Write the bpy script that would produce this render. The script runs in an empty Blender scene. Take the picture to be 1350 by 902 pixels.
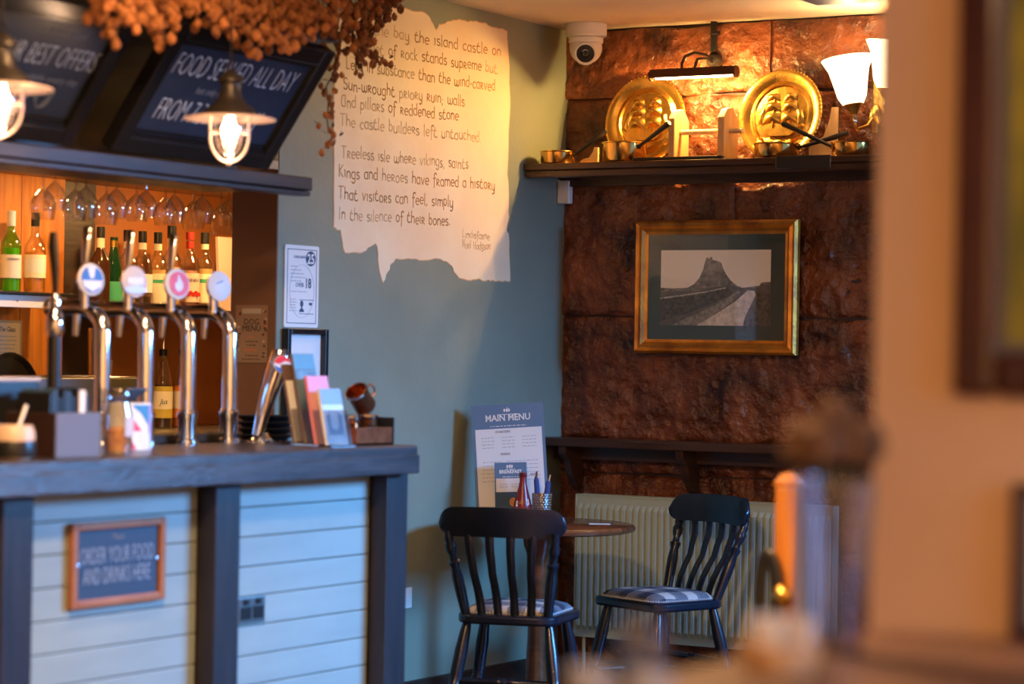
import bpy, bmesh, math, random
from mathutils import Vector, Matrix, noise
random.seed(7)
PI = math.pi
SC = bpy.context.scene
COL = SC.collection
# ------------------------------------------------------------------ camera
F, RHO, PIT = 3280.0, 0.0172, 13/3280.0
cd = bpy.data.cameras.new('camera'); cam = bpy.data.objects.new('camera', cd); COL.objects.link(cam)
fw = Vector((-.512, .859, 0)).normalized(); rt = Vector((fw.y, -fw.x, 0))
fv = fw*math.cos(PIT) + Vector((0,0,1))*math.sin(PIT); up = rt.cross(fv)
cx = rt*math.cos(RHO) + up*math.sin(RHO); cy = up*math.cos(RHO) - rt*math.sin(RHO)
m = Matrix((cx, cy, -fv)).transposed().to_4x4(); m.translation = (5.22, -9.17, 1.40)
cam.matrix_world = m
cd.sensor_width = 36; cd.lens = F/1350*36; cd.clip_start = .05
cd.dof.use_dof = True; cd.dof.focus_distance = 9.9; cd.dof.aperture_fstop = 1.9
SC.camera = cam
SC.view_settings.view_transform = 'Standard'; SC.view_settings.look = 'None'
SC.view_settings.gamma = 1; SC.view_settings.use_curve_mapping = False
SC.view_settings.exposure = 0.4
# ------------------------------------------------------------------ world and daylight
w = bpy.data.worlds.new('world'); SC.world = w; w.use_nodes = True
w.node_tree.nodes['Background'].inputs[0].default_value = (.28, .5, 1, 1)
w.node_tree.nodes['Background'].inputs[1].default_value = 1.0
def area(name, loc, aim, sx, sy, power, color, spread=PI):
    l = bpy.data.lights.new(name, 'AREA'); l.shape = 'RECTANGLE'; l.size = sx; l.size_y = sy
    l.energy = power; l.color = color; l.spread = spread
    o = bpy.data.objects.new(name, l); COL.objects.link(o); o.location = loc
    o.rotation_euler = (Vector(aim)-Vector(loc)).to_track_quat('-Z', 'Y').to_euler()
    return o
def point(name, loc, power, color, r=.03):
    l = bpy.data.lights.new(name, 'POINT'); l.energy = power; l.color = color; l.shadow_soft_size = r
    o = bpy.data.objects.new(name, l); COL.objects.link(o); o.location = loc; return o
DAY = (.14, .46, 1.0)
WARM = (1.0, .60, .25)
area('window_daylight', (6.3, .25, 2.75), (.9, -2.9, .95), 3.4, 1.4, 1350, DAY)
area('room_window_daylight', (6.4, -6.6, 1.75), (3, -6.3, 1.2), 1.5, 1.4, 25, DAY)

# ------------------------------------------------------------------ materials
MATS = {}
def pm(name, col, rough=.5, metal=0, col2=None, scale=8, bump=0, bscale=60, stretch=None, spec=.5, emis=None, es=0, coat=0, rnd=0, detail=4, bdist=.01):
    if name in MATS: return MATS[name]
    mt = bpy.data.materials.new(name); mt.use_nodes = True; nt = mt.node_tree; N = nt.nodes; L = nt.links
    b = N['Principled BSDF']
    b.inputs['Base Color'].default_value = (*col, 1); b.inputs['Roughness'].default_value = rough
    b.inputs['Metallic'].default_value = metal; b.inputs['Specular IOR Level'].default_value = spec
    b.inputs['Coat Weight'].default_value = coat
    if emis: b.inputs['Emission Color'].default_value = (*emis, 1); b.inputs['Emission Strength'].default_value = es
    tc = None
    def coord():
        nonlocal tc
        if tc is None:
            t = N.new('ShaderNodeTexCoord'); mp = N.new('ShaderNodeMapping'); L.new(t.outputs['Object'], mp.inputs[0])
            if stretch: mp.inputs['Scale'].default_value = stretch
            tc = mp.outputs[0]
        return tc
    if col2:
        n = N.new('ShaderNodeTexNoise'); n.inputs['Scale'].default_value = scale; n.inputs['Detail'].default_value = detail
        L.new(coord(), n.inputs['Vector'])
        r = N.new('ShaderNodeValToRGB'); r.color_ramp.elements[0].position = .32; r.color_ramp.elements[1].position = .68
        r.color_ramp.elements[0].color = (*col, 1); r.color_ramp.elements[1].color = (*col2, 1)
        L.new(n.outputs['Fac'], r.inputs[0]); out = r.outputs[0]
        if rnd:
            oi = N.new('ShaderNodeObjectInfo'); h = N.new('ShaderNodeHueSaturation')
            mr = N.new('ShaderNodeMapRange'); mr.inputs['To Min'].default_value = 1-rnd; mr.inputs['To Max'].default_value = 1+rnd
            L.new(oi.outputs['Random'], mr.inputs[0]); L.new(mr.outputs[0], h.inputs['Value']); L.new(out, h.inputs['Color']); out = h.outputs[0]
        L.new(out, b.inputs['Base Color'])
    if bump:
        n = N.new('ShaderNodeTexNoise'); n.inputs['Scale'].default_value = bscale; n.inputs['Detail'].default_value = 6
        L.new(coord(), n.inputs['Vector'])
        bp = N.new('ShaderNodeBump'); bp.inputs['Strength'].default_value = bump; bp.inputs['Distance'].default_value = bdist
        L.new(n.outputs['Fac'], bp.inputs['Height']); L.new(bp.outputs[0], b.inputs['Normal'])
    MATS[name] = mt; return mt
def glassm(name, tint=(1,1,1), gl=.12, rough=.03):
    if name in MATS: return MATS[name]
    mt = bpy.data.materials.new(name); mt.use_nodes = True; nt = mt.node_tree; N = nt.nodes; L = nt.links
    N.remove(N['Principled BSDF']); o = N['Material Output']
    t = N.new('ShaderNodeBsdfTransparent'); t.inputs[0].default_value = (*tint, 1)
    g = N.new('ShaderNodeBsdfGlossy'); g.inputs['Roughness'].default_value = rough
    lw = N.new('ShaderNodeLayerWeight'); lw.inputs['Blend'].default_value = .35
    mr = N.new('ShaderNodeMapRange'); mr.inputs['To Min'].default_value = gl*.35; mr.inputs['To Max'].default_value = min(1, gl*5)
    L.new(lw.outputs['Facing'], mr.inputs[0])
    mx = N.new('ShaderNodeMixShader'); L.new(mr.outputs[0], mx.inputs[0]); L.new(t.outputs[0], mx.inputs[1]); L.new(g.outputs[0], mx.inputs[2])
    L.new(mx.outputs[0], o.inputs['Surface']); MATS[name] = mt; return mt
def emit(name, col, s):
    return pm(name, col, .5, emis=col, es=s)

M_green = pm('green_paint', (.205, .228, .168), .55, col2=(.24, .262, .192), scale=3, bump=.12, bscale=35)
M_cream = pm('ceiling_paint', (.72, .62, .48), .7, col2=(.66, .55, .41), scale=2, bump=.1, bscale=12)
M_column = pm('peach_paint', (.72, .46, .25), .65, col2=(.68, .43, .23), scale=3, bump=.1, bscale=25)
M_scroll = pm('scroll_paint', (.86, .64, .40), .5, col2=(.91, .74, .50), scale=4, bump=.08, bscale=30)
M_scrolledge = pm('scroll_edge_paint', (.70, .40, .18), .5)
M_ink1 = pm('ochre_ink', (.50, .18, .03), .6, col2=(.62, .29, .07), scale=6)
M_ink2 = pm('faded_ink', (.64, .36, .14), .6, col2=(.73, .48, .22), scale=6)
M_stone = pm('red_stone', (.034, .009, .005), .27, col2=(.29, .084, .030), scale=5, bump=1.0, bscale=18, detail=12, rnd=.12, bdist=.035)
M_darkwood = pm('dark_stained_wood', (.022, .013, .010), .38, col2=(.055, .030, .020), scale=6, stretch=(3, .4, 3), bump=.15, bscale=30)
M_shelfwood = pm('shelf_wood', (.035, .014, .007), .3, col2=(.07, .028, .012), scale=8, stretch=(.5, 4, 4), bump=.1)
M_barwood = pm('bar_top_wood', (.026, .024, .028), .30, col2=(.055, .050, .056), scale=7, stretch=(5, .5, 5), bump=.2, bscale=40)
M_postwood = pm('post_wood', (.010, .008, .011), .42, col2=(.022, .016, .021), scale=7, stretch=(4, 4, .5), bump=.15)
M_plank = pm('plank_paint', (.26, .325, .31), .45, col2=(.30, .37, .35), scale=5, stretch=(3, .6, 3), bump=.08, bscale=50)
M_pine = pm('orange_pine', (.42, .135, .020), .4, col2=(.60, .24, .045), scale=7, stretch=(6, 6, .5), bump=.1)
M_alcove = pm('orange_board', (.38, .135, .035), .5, col2=(.43, .16, .045), scale=3)
M_brown = pm('brown_paint', (.16, .085, .055), .6, col2=(.18, .095, .06), scale=5)
M_black = pm('black_plastic', (.010, .010, .011), .35)
M_frameblk = pm('black_frame', (.012, .011, .011), .22)
M_slate = pm('chalkboard', (.020, .030, .058), .36, col2=(.030, .044, .080), scale=4, bump=.04)
M_chalk = pm('chalk', (.58, .68, .80), .9)
M_chalkdim = pm('dim_chalk', (.16, .19, .24), .9)
M_chrome = pm('chrome', (.82, .82, .84), .08, metal=1)
M_steel = pm('brushed_steel', (.55, .55, .55), .28, metal=1)
M_brass = pm('brass', (.74, .46, .11), .27, metal=1, col2=(.58, .32, .06), scale=14, bump=.18, bscale=40)
M_panbrass = pm('pan_brass', (.78, .46, .12), .18, metal=1, col2=(.62, .33, .08), scale=9)
M_iron = pm('dark_iron', (.035, .028, .024), .35, metal=.6)
M_copper = pm('copper', (.60, .27, .13), .30, metal=1)
M_gilt = pm('gilt_wood', (.72, .29, .03), .30, metal=.5, col2=(.30, .095, .012), scale=5, stretch=(2, 2, 2), bump=.2)
M_mount = pm('green_mount', (.024, .052, .052), .6)
M_white = pm('white_plastic', (.75, .74, .70), .35)
M_paper = pm('white_paper', (.78, .78, .76), .7)
M_navyprint = pm('navy_print', (.03, .08, .17), .7)
M_greyprint = pm('grey_print', (.45, .47, .50), .8)
M_rad = pm('radiator_paint', (.44, .52, .43), .32, col2=(.47, .55, .46), scale=2)
M_chair = pm('chair_paint', (.005, .009, .020), .27, col2=(.008, .013, .027), scale=12, coat=.1)
M_table = pm('table_wood', (.11, .032, .012), .25, col2=(.19, .062, .022), scale=7, stretch=(.6, 4, 4), coat=.2)
M_floor = pm('floor_wood', (.045, .022, .014), .35, col2=(.08, .04, .022), scale=6, stretch=(.5, 5, 5), bump=.1)
M_tan = pm('tan_wood', (.55, .30, .12), .45, col2=(.66, .40, .17), scale=8, stretch=(4, 4, .6))
M_glass = glassm('clear_glass', (.96, .95, .93), .28, .05)
M_pane = glassm('window_glass', (.95, .97, 1), .03)
M_frost = pm('lit_glass_shade', (.95, .85, .65), .4, emis=(1, .80, .48), es=3.2)
M_bulb = emit('warm_bulb', (1, .66, .40), 28)
M_tube = emit('strip_tube', (1, .72, .34), 26)
M_lampmetal = pm('lamp_metal', (.05, .04, .033), .42, metal=.6)
M_shadein = pm('lamp_shade_enamel', (.70, .52, .45), .35)
M_hop = pm('dried_hop', (.20, .062, .015), .75, col2=(.42, .155, .042), scale=30, rnd=.35)
M_leaf = pm('dry_leaf', (.05, .022, .010), .8, col2=(.12, .05, .02), scale=20)

# ------------------------------------------------------------------ mesh helpers
def box(bm, c, s, M=None, taper=None):
    r = bmesh.ops.create_cube(bm, size=1)['verts']
    for v in r:
        v.co = Vector((v.co.x*s[0], v.co.y*s[1], v.co.z*s[2])) + Vector(c)
        if M is not None: v.co = M @ v.co
    return r
def b2(bm, lo, hi, M=None):
    return box(bm, [(a+b)/2 for a, b in zip(lo, hi)], [b-a for a, b in zip(lo, hi)], M)
def lathe(bm, prof, seg=20, M=None, cap=True):
    rings = []
    for r, z in prof:
        ring = []
        for k in range(seg):
            a = 2*PI*k/seg; v = Vector((r*math.cos(a), r*math.sin(a), z))
            ring.append(bm.verts.new(M @ v if M is not None else v))
        rings.append(ring)
    for a, b in zip(rings, rings[1:]):
        for k in range(seg): bm.faces.new((a[k], a[(k+1) % seg], b[(k+1) % seg], b[k]))
    if cap:
        if prof[0][0] > 1e-5: bm.faces.new(rings[0][::-1])
        if prof[-1][0] > 1e-5: bm.faces.new(rings[-1])
def between(p0, p1):
    p0 = Vector(p0); d = Vector(p1)-p0
    M = d.to_track_quat('Z', 'Y').to_matrix().to_4x4(); M.translation = p0
    return M, d.length
def turned(bm, p0, p1, prof, seg=12):
    M, l = between(p0, p1)
    lathe(bm, [(r, t*l) for t, r in prof], seg, M)
def tube(bm, pts, rad, seg=8, sq=None, closed=False):
    pts = [Vector(p) for p in pts]; n = len(pts); rings = []
    nrm = None
    for i, p in enumerate(pts):
        if closed: t = (pts[(i+1) % n]-pts[i-1]).normalized()
        else: t = (pts[min(i+1, n-1)]-pts[max(i-1, 0)]).normalized()
        if nrm is None:
            nrm = Vector((0, 0, 1)) if abs(t.z) < .9 else Vector((0, 1, 0))
        nrm = (nrm - t*nrm.dot(t)).normalized(); bi = t.cross(nrm)
        r = rad[i] if isinstance(rad, (list, tuple)) else rad
        ring = []
        for k in range(seg):
            a = 2*PI*(k+.5)/seg; u, v = math.cos(a)*r, math.sin(a)*r
            if sq: u *= sq[0]; v *= sq[1]
            ring.append(bm.verts.new(p + nrm*u + bi*v))
        rings.append(ring)
    rr = list(zip(rings, rings[1:])) + ([(rings[-1], rings[0])] if closed else [])
    for a, b in rr:
        for k in range(seg): bm.faces.new((a[k], a[(k+1) % seg], b[(k+1) % seg], b[k]))
    if not closed: bm.faces.new(rings[0][::-1]); bm.faces.new(rings[-1])
def prism(bm, pts, th, M=None):
    """outline in local XY, extruded th along +Z"""
    lo = [bm.verts.new((M @ Vector((x, y, 0))) if M is not None else Vector((x, y, 0))) for x, y in pts]
    hi = [bm.verts.new((M @ Vector((x, y, th))) if M is not None else Vector((x, y, th))) for x, y in pts]
    n = len(pts); bm.faces.new(lo[::-1]); bm.faces.new(hi)
    for k in range(n): bm.faces.new((lo[k], lo[(k+1) % n], hi[(k+1) % n], hi[k]))
def rrect(w, h, r, n=4, cx=0, cy=0):
    out = []
    for sx, sy, a0 in ((1, 1, 0), (-1, 1, 90), (-1, -1, 180), (1, -1, 270)):
        for k in range(n+1):
            a = math.radians(a0+90*k/n)
            out.append((cx+sx*(w/2-r)+r*math.cos(a), cy+sy*(h/2-r)+r*math.sin(a)))
    return out
def frame_m(o, xa, ya):
    xa = Vector(xa).normalized(); ya = Vector(ya).normalized(); za = xa.cross(ya)
    M = Matrix((xa, ya, za)).transposed().to_4x4(); M.translation = o; return M
FX = lambda x, y, z: frame_m((x, y, z), (0, 1, 0), (0, 0, 1))      # faces +x, reads along +y
FY = lambda x, y, z: frame_m((x, y, z), (1, 0, 0), (0, 0, 1))      # faces -y, reads along +x
def obj(name, bm, mat, parent=None, smooth=False, bevel=0, M=None):
    bmesh.ops.recalc_face_normals(bm, faces=bm.faces)
    me = bpy.data.meshes.new(name); bm.to_mesh(me); bm.free()
    me.materials.append(mat)
    if smooth: 
        for p in me.polygons: p.use_smooth = True
        me.set_sharp_from_angle(angle=math.radians(42))
    o = bpy.data.objects.new(name, me); COL.objects.link(o)
    if parent: o.parent = parent
    if M is not None: o.matrix_basis = M
    if bevel:
        md = o.modifiers.new('bevel', 'BEVEL'); md.width = bevel; md.segments = 2; md.limit_method = 'ANGLE'
    return o
def B(): return bmesh.new()
def tag(o, label, cat, group=None, kind=None):
    if label: o['label'] = label
    if cat: o['category'] = cat
    if group: o['group'] = group
    if kind: o['kind'] = kind
    return o
def thing(name, label, cat, loc=(0, 0, 0), rotz=0, group=None, M=None):
    o = bpy.data.objects.new(name, None); COL.objects.link(o); o.empty_display_size = .05
    if M is not None: o.matrix_basis = M
    else: o.location = loc; o.rotation_euler = (0, 0, rotz)
    return tag(o, label, cat, group)
def struct(name, bm, mat, parent=None, **k):
    o = obj(name, bm, mat, parent, **k); o['kind'] = 'structure'; return o
def bx(name, lo, hi, mat, parent=None, bevel=0, M=None):
    bm = B(); b2(bm, lo, hi); return obj(name, bm, mat, parent, bevel=bevel, M=M)
def part(name, fn, mat, parent, smooth=True, bevel=0, M=None):
    bm = B(); fn(bm); return obj(name, bm, mat, parent, smooth, bevel, M)
def copy_tree(o, parent=None, M=None, label=None):
    c = o.copy(); COL.objects.link(c); c.parent = parent
    if M is not None: c.matrix_basis = M
    if label: c['label'] = label
    for ch in list(o.children): copy_tree(ch, c)
    return c
def text(name, body, size, mat, parent, M, xs=1.0, shear=0, align='LEFT', bold=0, spacing=1.0, ext=.0004):
    c = bpy.data.curves.new('tmp', 'FONT'); c.body = body; c.size = size; c.shear = shear; c.align_x = align
    c.offset = bold; c.space_character = spacing; c.extrude = ext; c.resolution_u = 2
    t = bpy.data.objects.new('tmp', c); COL.objects.link(t)
    bpy.context.view_layer.update()
    me = bpy.data.meshes.new_from_object(t.evaluated_get(bpy.context.evaluated_depsgraph_get()))
    bpy.data.objects.remove(t); bpy.data.curves.remove(c)
    me.transform(Matrix.Diagonal((xs, 1, 1, 1)))
    me.name = name; me.materials.clear(); me.materials.append(mat)
    o = bpy.data.objects.new(name, me); COL.objects.link(o)
    if parent: o.parent = parent
    o.matrix_basis = M; return o
def fine_lines(name, parent, M, rows, mat, h=.0022, seed=1):
    """small print: each row = (x0, x1, y) broken into word-sized dashes"""
    r = random.Random(seed); bm = B()
    for x0, x1, y in rows:
        x = x0
        while x < x1-.002:
            l = min(r.uniform(.006, .018), x1-x)
            b2(bm, (x, y-h/2, 0), (x+l, y+h/2, .0004)); x += l+.004
    o = obj(name, bm, mat, parent, M=M); o['kind'] = 'stuff'; return o
T = Matrix.Translation
def RX(a): return Matrix.Rotation(a, 4, 'X')
def RY(a): return Matrix.Rotation(a, 4, 'Y')
def RZ(a): return Matrix.Rotation(a, 4, 'Z')

# ------------------------------------------------------------------ room shell
CZ = 2.765
bm = B(); b2(bm, (-1.5, -10.6, -.1), (6.6, -5.62, 0)); b2(bm, (-1.5, -5.62, -.1), (4.06, .3, 0)); fl = struct('floor', bm, M_floor)
bm = B(); b2(bm, (-1.5, -10.6, CZ), (6.6, -5.62, CZ+.1)); b2(bm, (-1.5, -5.62, CZ), (4.06, .3, CZ+.1)); struct('ceiling', bm, M_cream)
wl = B(); b2(wl, (-.2, -2.04, 0), (0, .15, CZ)); wall_left = struct('wall_left', wl, M_green)
bm = B(); b2(bm, (-.199, -2.046, 0), (-.001, -2.0405, 2.03)); struct('trim_1', bm, M_brown)
bm = B(); b2(bm, (0, -1.9, 0), (.018, -.02, .13)); struct('baseboard_left', bm, M_darkwood, bevel=.006)
bm = B(); b2(bm, (-1.45, .02, 0), (4.05, .25, CZ)); wall_back = struct('wall_back', bm, pm('mortar', (.035, .011, .006), .6, bump=.5))
bm = B(); b2(bm, (.02, -.06, 0), (3.89, -.035, .12)); struct('baseboard_back', bm, M_darkwood)
# right wall with a real window opening (outside the frame): daylight enters here
def rwall(bm):
    b2(bm, (3.9, -5.61, 0), (4.05, -2.20, CZ)); b2(bm, (3.9, -.10, 0), (4.05, .25, CZ))
    b2(bm, (3.9, -2.2, 0), (4.05, -.1, .8)); b2(bm, (3.9, -2.2, 2.3), (4.05, -.1, CZ))
bm = B(); rwall(bm); struct('wall_right', bm, M_cream)
w1 = bpy.data.objects.new('window_1', None); COL.objects.link(w1); w1.location = (3.95, -1.15, .8); w1.scale = (1, 1.166, 1); w1['kind'] = 'structure'
part('window_frame', lambda b: [b2(b, (-.03, -.9, 0), (.03, -.84, 1.5)), b2(b, (-.03, .84, 0), (.03, .9, 1.5)), b2(b, (-.03, -.9, 0), (.03, .9, .06)), b2(b, (-.03, -.9, 1.44), (.03, .9, 1.5)), b2(b, (-.02, -.02, .06), (.02, .02, 1.44)), b2(b, (-.02, -.84, .73), (.02, .84, .77))], M_white, w1, False)
for sy in (-1, 1):
    for k in (0, 1): bx('pane', (-.003, min(sy*.02, sy*.84), .06+k*.71), (.003, max(sy*.02, sy*.84), .73+k*.71), M_pane, w1)
# far sides of the room, behind the camera
bm = B(); b2(bm, (-1.5, -10.6, 0), (6.6, -10.45, CZ)); struct('wall_camera_side', bm, M_cream)
bm = B(); b2(bm, (6.45, -10.6, 0), (6.6, -7.35, CZ)); b2(bm, (6.45, -5.85, 0), (6.6, -5.62, CZ)); b2(bm, (6.45, -7.35, 0), (6.6, -5.85, 1.0)); b2(bm, (6.45, -7.35, 2.45), (6.6, -5.85, CZ)); struct('wall_far_right', bm, M_cream)
bm = B(); b2(bm, (-1.45, -10.6, 0), (-1.3, .15, CZ)); struct('wall_behind_bar', bm, M_brown)
# partition stub on the right (peach column) and its half wall with a wooden ledge
bm = B(); b2(bm, (3.865, -5.9, 0), (6.45, -5.62, CZ)); struct('wall_partition', bm, M_column)
bm = B(); b2(bm, (3.93, -7.7, 0), (4.55, -5.901, .985)); struct('wall_half', bm, M_column)

# big rough stones of the back wall, each its own block
def stone(x0, x1, z0, z1, seed, depth):
    nx = max(4, int((x1-x0)/.014)); nz = max(4, int((z1-z0)/.014)); bm = B(); g = []
    for j in range(nz+1):
        row = []
        for i in range(nx+1):
            x = x0+(x1-x0)*i/nx; z = z0+(z1-z0)*j/nz
            e = min(x-x0, x1-x, z-z0, z1-z); q = Vector((x*3.1+seed*7, z*3.1, seed*3.3))
            h = .010*noise.noise(q)+.013*noise.noise(q*2.7)+.010*abs(noise.noise(q*6))+.010*noise.noise(q*12)+.008*abs(noise.noise(q*20))
            h *= min(1, .6+e/.05)
            edge = (.004+.014*abs(noise.noise(q*1.7+Vector((3, 5, 0)))))*max(0, 1-e/.022)**2*(1 if min(z-z0, z1-z) <= e+1e-6 else .25)
            wx = .008*noise.noise(q*2.3+Vector((9, 0, 0))) if e < .012 else 0
            row.append(bm.verts.new((x, .018-depth-h+edge, z+wx)))
        g.append(row)
    for j in range(nz):
        for i in range(nx): bm.faces.new((g[j][i], g[j][i+1], g[j+1][i+1], g[j+1][i]))
    per = g[0]+[r[-1] for r in g[1:]]+g[-1][-2::-1]+[r[0] for r in g[-2:0:-1]]
    bk = [bm.verts.new((v.co.x, .045, v.co.z)) for v in per]; n = len(per)
    for k in range(n): bm.faces.new((per[k], per[(k+1) % n], bk[(k+1) % n], bk[k]))
    obj('stone_block', bm, M_stone, wall_back, True)
courses = [(0, .30, (0, .5, 1.1, 1.75)), (.30, .62, (0, .8, 1.3, 1.75)), (.62, .90, (0, .35, 1.0, 1.75)), (.90, 1.035, (0, .7, 1.75)),
           (1.035, 1.555, (0, .98, 1.75)), (1.555, 2.12, (0, .80, 1.75)), (2.12, 2.47, (0, .52, 1.75)), (2.47, 2.76, (0, .95, 1.75))]
sd = 0
for z0, z1, xs in courses:
    for a, b in zip(xs, xs[1:]):
        sd += 1; stone(a+.0008, b-.0008, z0+.004, z1-.004, sd, .012+random.uniform(-.006, .010))

# ------------------------------------------------------------------ poem mural on the green wall
scroll = [(-1.70, 2.63), (-1.60, 2.645), (-1.50, 2.66), (-1.40, 2.685), (-1.334, 2.69), (-1.25, 2.70), (-1.17, 2.698), (-1.112, 2.70), (-1.075, 2.685), (-1.045, 2.655), (-1.028, 2.646), (-1.012, 2.67), (-.985, 2.672),
          (-.947, 2.688), (-.90, 2.70), (-.864, 2.706), (-.80, 2.704), (-.74, 2.715), (-.663, 2.716), (-.60, 2.706), (-.55, 2.708), (-.497, 2.704), (-.485, 2.62), (-.464, 2.434), (-.472, 2.30), (-.477, 2.123), (-.462, 2.03), (-.458, 1.95), (-.476, 1.90), (-.458, 1.885), (-.448, 1.78), (-.439, 1.691),
          (-.50, 1.686), (-.58, 1.690), (-.629, 1.685), (-.70, 1.690), (-.74, 1.684), (-.80, 1.688), (-.835, 1.690), (-.862, 1.708), (-.885, 1.735), (-.93, 1.752), (-.99, 1.760), (-1.054, 1.752), (-1.12, 1.748), (-1.20, 1.752), (-1.283, 1.748), (-1.312, 1.73), (-1.34, 1.695), (-1.369, 1.655),
          (-1.392, 1.69), (-1.407, 1.740), (-1.414, 1.790), (-1.425, 1.800), (-1.46, 1.785), (-1.499, 1.766), (-1.55, 1.760), (-1.623, 1.756), (-1.640, 1.79), (-1.655, 1.838), (-1.68, 1.836), (-1.699, 1.846), (-1.703, 2.0), (-1.711, 2.258), (-1.706, 2.45)]
mural = thing('poem_mural', 'cream parchment shape painted on the green wall with a hand-lettered poem in ochre', 'mural', (.0005, 0, 0))
def jag(pts, amp, n=3):
    out = []; 
    for (a, b), (c, d) in zip(pts, pts[1:]+pts[:1]):
        for k in range(n):
            t = k/n; out.append((a+(c-a)*t+random.uniform(-amp, amp)*(k > 0), b+(d-b)*t+random.uniform(-amp, amp)*(k > 0)))
    return out
sj = jag(scroll, .004)
part('parchment_edge', lambda b: prism(b, [(-1.09+(y+1.09)*1.008, 2.2+(z-2.2)*1.008) for y, z in sj], .0006, FX(0, 0, 0)), M_scrolledge, mural, False)
part('parchment', lambda b: prism(b, sj, .0012, FX(0, 0, 0)), M_scroll, mural, False)
# uncial single-stroke alphabet
def A(cx, cy, rx, ry, a0, a1, n=9):
    return [(cx+rx*math.cos(math.radians(a0+(a1-a0)*k/n)), cy+ry*math.sin(math.radians(a0+(a1-a0)*k/n))) for k in range(n+1)]
G = {
 'a': (.82, [A(.38, .5, .36, .5, 60, 300), [(.56, .93), (.72, 1), (.72, .1), (.8, 0)]]), 'b': (.8, [[(.08, 1.75), (.08, .05)], A(.38, .5, .34, .5, 140, -150)]),
 'c': (.72, [A(.42, .5, .38, .5, 50, 310)]), 'd': (.82, [A(.38, .5, .36, .5, 60, 300), [(.72, 1.75), (.72, 0)]]),
 'e': (.8, [A(.42, .5, .38, .5, 5, 310), [(.06, .52), (.8, .54)]]), 'f': (.6, [A(.5, 1.45, .25, .3, 20, 180)+[(.25, -.5)], [(.02, .92), (.55, .98)]]),
 'g': (.82, [A(.38, .5, .36, .5, 60, 300), [(.72, 1), (.72, -.2)]+A(.38, -.2, .34, .42, 0, -150)]), 'h': (.82, [[(.08, 1.75), (.08, 0)], A(.4, .6, .32, .4, 170, 0)+[(.72, 0)]]),
 'i': (.3, [[(.04, .96), (.14, 1), (.14, 0)]]), 'k': (.7, [[(.08, 1.75), (.08, 0)], [(.6, .95), (.1, .45), (.66, 0)]]), 'l': (.3, [[(.12, 1.75), (.12, .05), (.2, 0)]]),
 'm': (1.22, [[(.08, 1), (.08, 0)], A(.35, .65, .27, .35, 170, 0)+[(.62, 0)], A(.89, .65, .27, .35, 170, 0)+[(1.16, 0)]]),
 'n': (.82, [[(.08, 1), (.08, 0)], A(.4, .6, .32, .4, 170, 0)+[(.72, 0)]]), 'o': (.84, [A(.42, .5, .37, .5, 90, 450, 14)]),
 'p': (.8, [[(.08, 1), (.08, -.7)], A(.38, .5, .34, .5, 140, -150)]), 'r': (.72, [[(.08, 1), (.08, 0)], A(.08, .74, .5, .26, 90, -90)+[(.66, 0)]]),
 's': (.66, [A(.34, .76, .26, .24, 40, 260)+A(.34, .25, .28, .25, 80, -150)]), 't': (.74, [[(.34, 1.5), (.16, 1.0)]+A(.46, .45, .38, .45, 170, 320), [(.0, .98), (.6, 1.02)]]),
 'u': (.84, [[(.08, 1)]+A(.4, .4, .32, .4, 180, 360)+[(.72, 1)], [(.72, .4), (.74, 0)]]), 'v': (.76, [[(.04, 1), (.36, 0), (.7, 1)]]),
 'w': (1.16, [[(.06, 1)]+A(.32, .35, .26, .35, 180, 360)+[(.58, .9)], [(.58, .35)]+A(.84, .35, .26, .35, 180, 360)+[(1.1, 1)]]),
 'y': (.84, [[(.08, 1)]+A(.4, .4, .32, .4, 180, 360)+[(.72, 1)], [(.72, .5), (.72, -.2)]+A(.4, -.2, .32, .4, 0, -130)]),
 '-': (.5, [[(.08, .5), (.4, .5)]]), '.': (.3, [[(.1, .0), (.13, .06)]]), ',': (.3, [[(.14, .05), (.06, -.25)]]), ';': (.35, [[(.14, .05), (.06, -.25)], [(.13, .6), (.14, .66)]]), ' ': (.62, []),
 'T': (1.0, [[(.0, 1.7), (.95, 1.75)], [(.42, 1.72), (.42, 0)]]), 'I': (.4, [[(.16, 1.75), (.16, 0)]]), 'K': (.95, [[(.1, 1.75), (.1, 0)], [(.8, 1.7), (.12, .8), (.86, 0)]]),
 'A': (1.0, [A(.46, .75, .42, .8, 100, 270)+[(.82, .0)], [(.3, 1.55), (.82, 1.6), (.82, 0)]]), 'S': (.86, [A(.44, 1.25, .34, .42, 30, 260)+A(.44, .42, .36, .42, 80, -150)]),
 'L': (.8, [[(.1, 1.7), (.1, 0), (.7, .02)]]), 'N': (.95, [[(.1, 0), (.1, 1.7), (.78, 0), (.78, 1.7)]]), 'H': (.95, [[(.1, 1.7), (.1, 0)], [(.8, 1.7), (.8, 0)], [(.1, .85), (.8, .85)]])}
def script_line(name, s, y0, y1, z, size, mat, wd=.0046, slope=0):
    tot = sum(G[c][0]+.16 for c in s)-.16; sx = (y1-y0)/tot; x = y0
    def seg(bm, p, q):
        p = Vector(p); q = Vector(q); d = q-p
        if d.length < 1e-6: return
        d.normalize(); nn = Vector((-d.y, d.x))*wd/2; e = d*wd*.25
        prism(bm, [tuple(p-e-nn), tuple(q+e-nn), tuple(q+e+nn), tuple(p-e+nn)], .0016, FX(0, 0, 0))
    for wi, word in enumerate(s.split(' ')):          # each word a part of its own
        bm = B()
        for c in word:
            wv, st = G[c]; dz = random.uniform(-.003, .003)+slope*(x-y0)
            for pts in st:
                P = [(x+px*sx, z+dz+pz*size) for px, pz in pts]
                for p, q in zip(P, P[1:]): seg(bm, p, q)
            x += (wv+.16)*sx
        x += (G[' '][0]+.16)*sx
        obj(name, bm, mat if random.random() < .75 else M_ink2, mural)
XH = .0255
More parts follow.
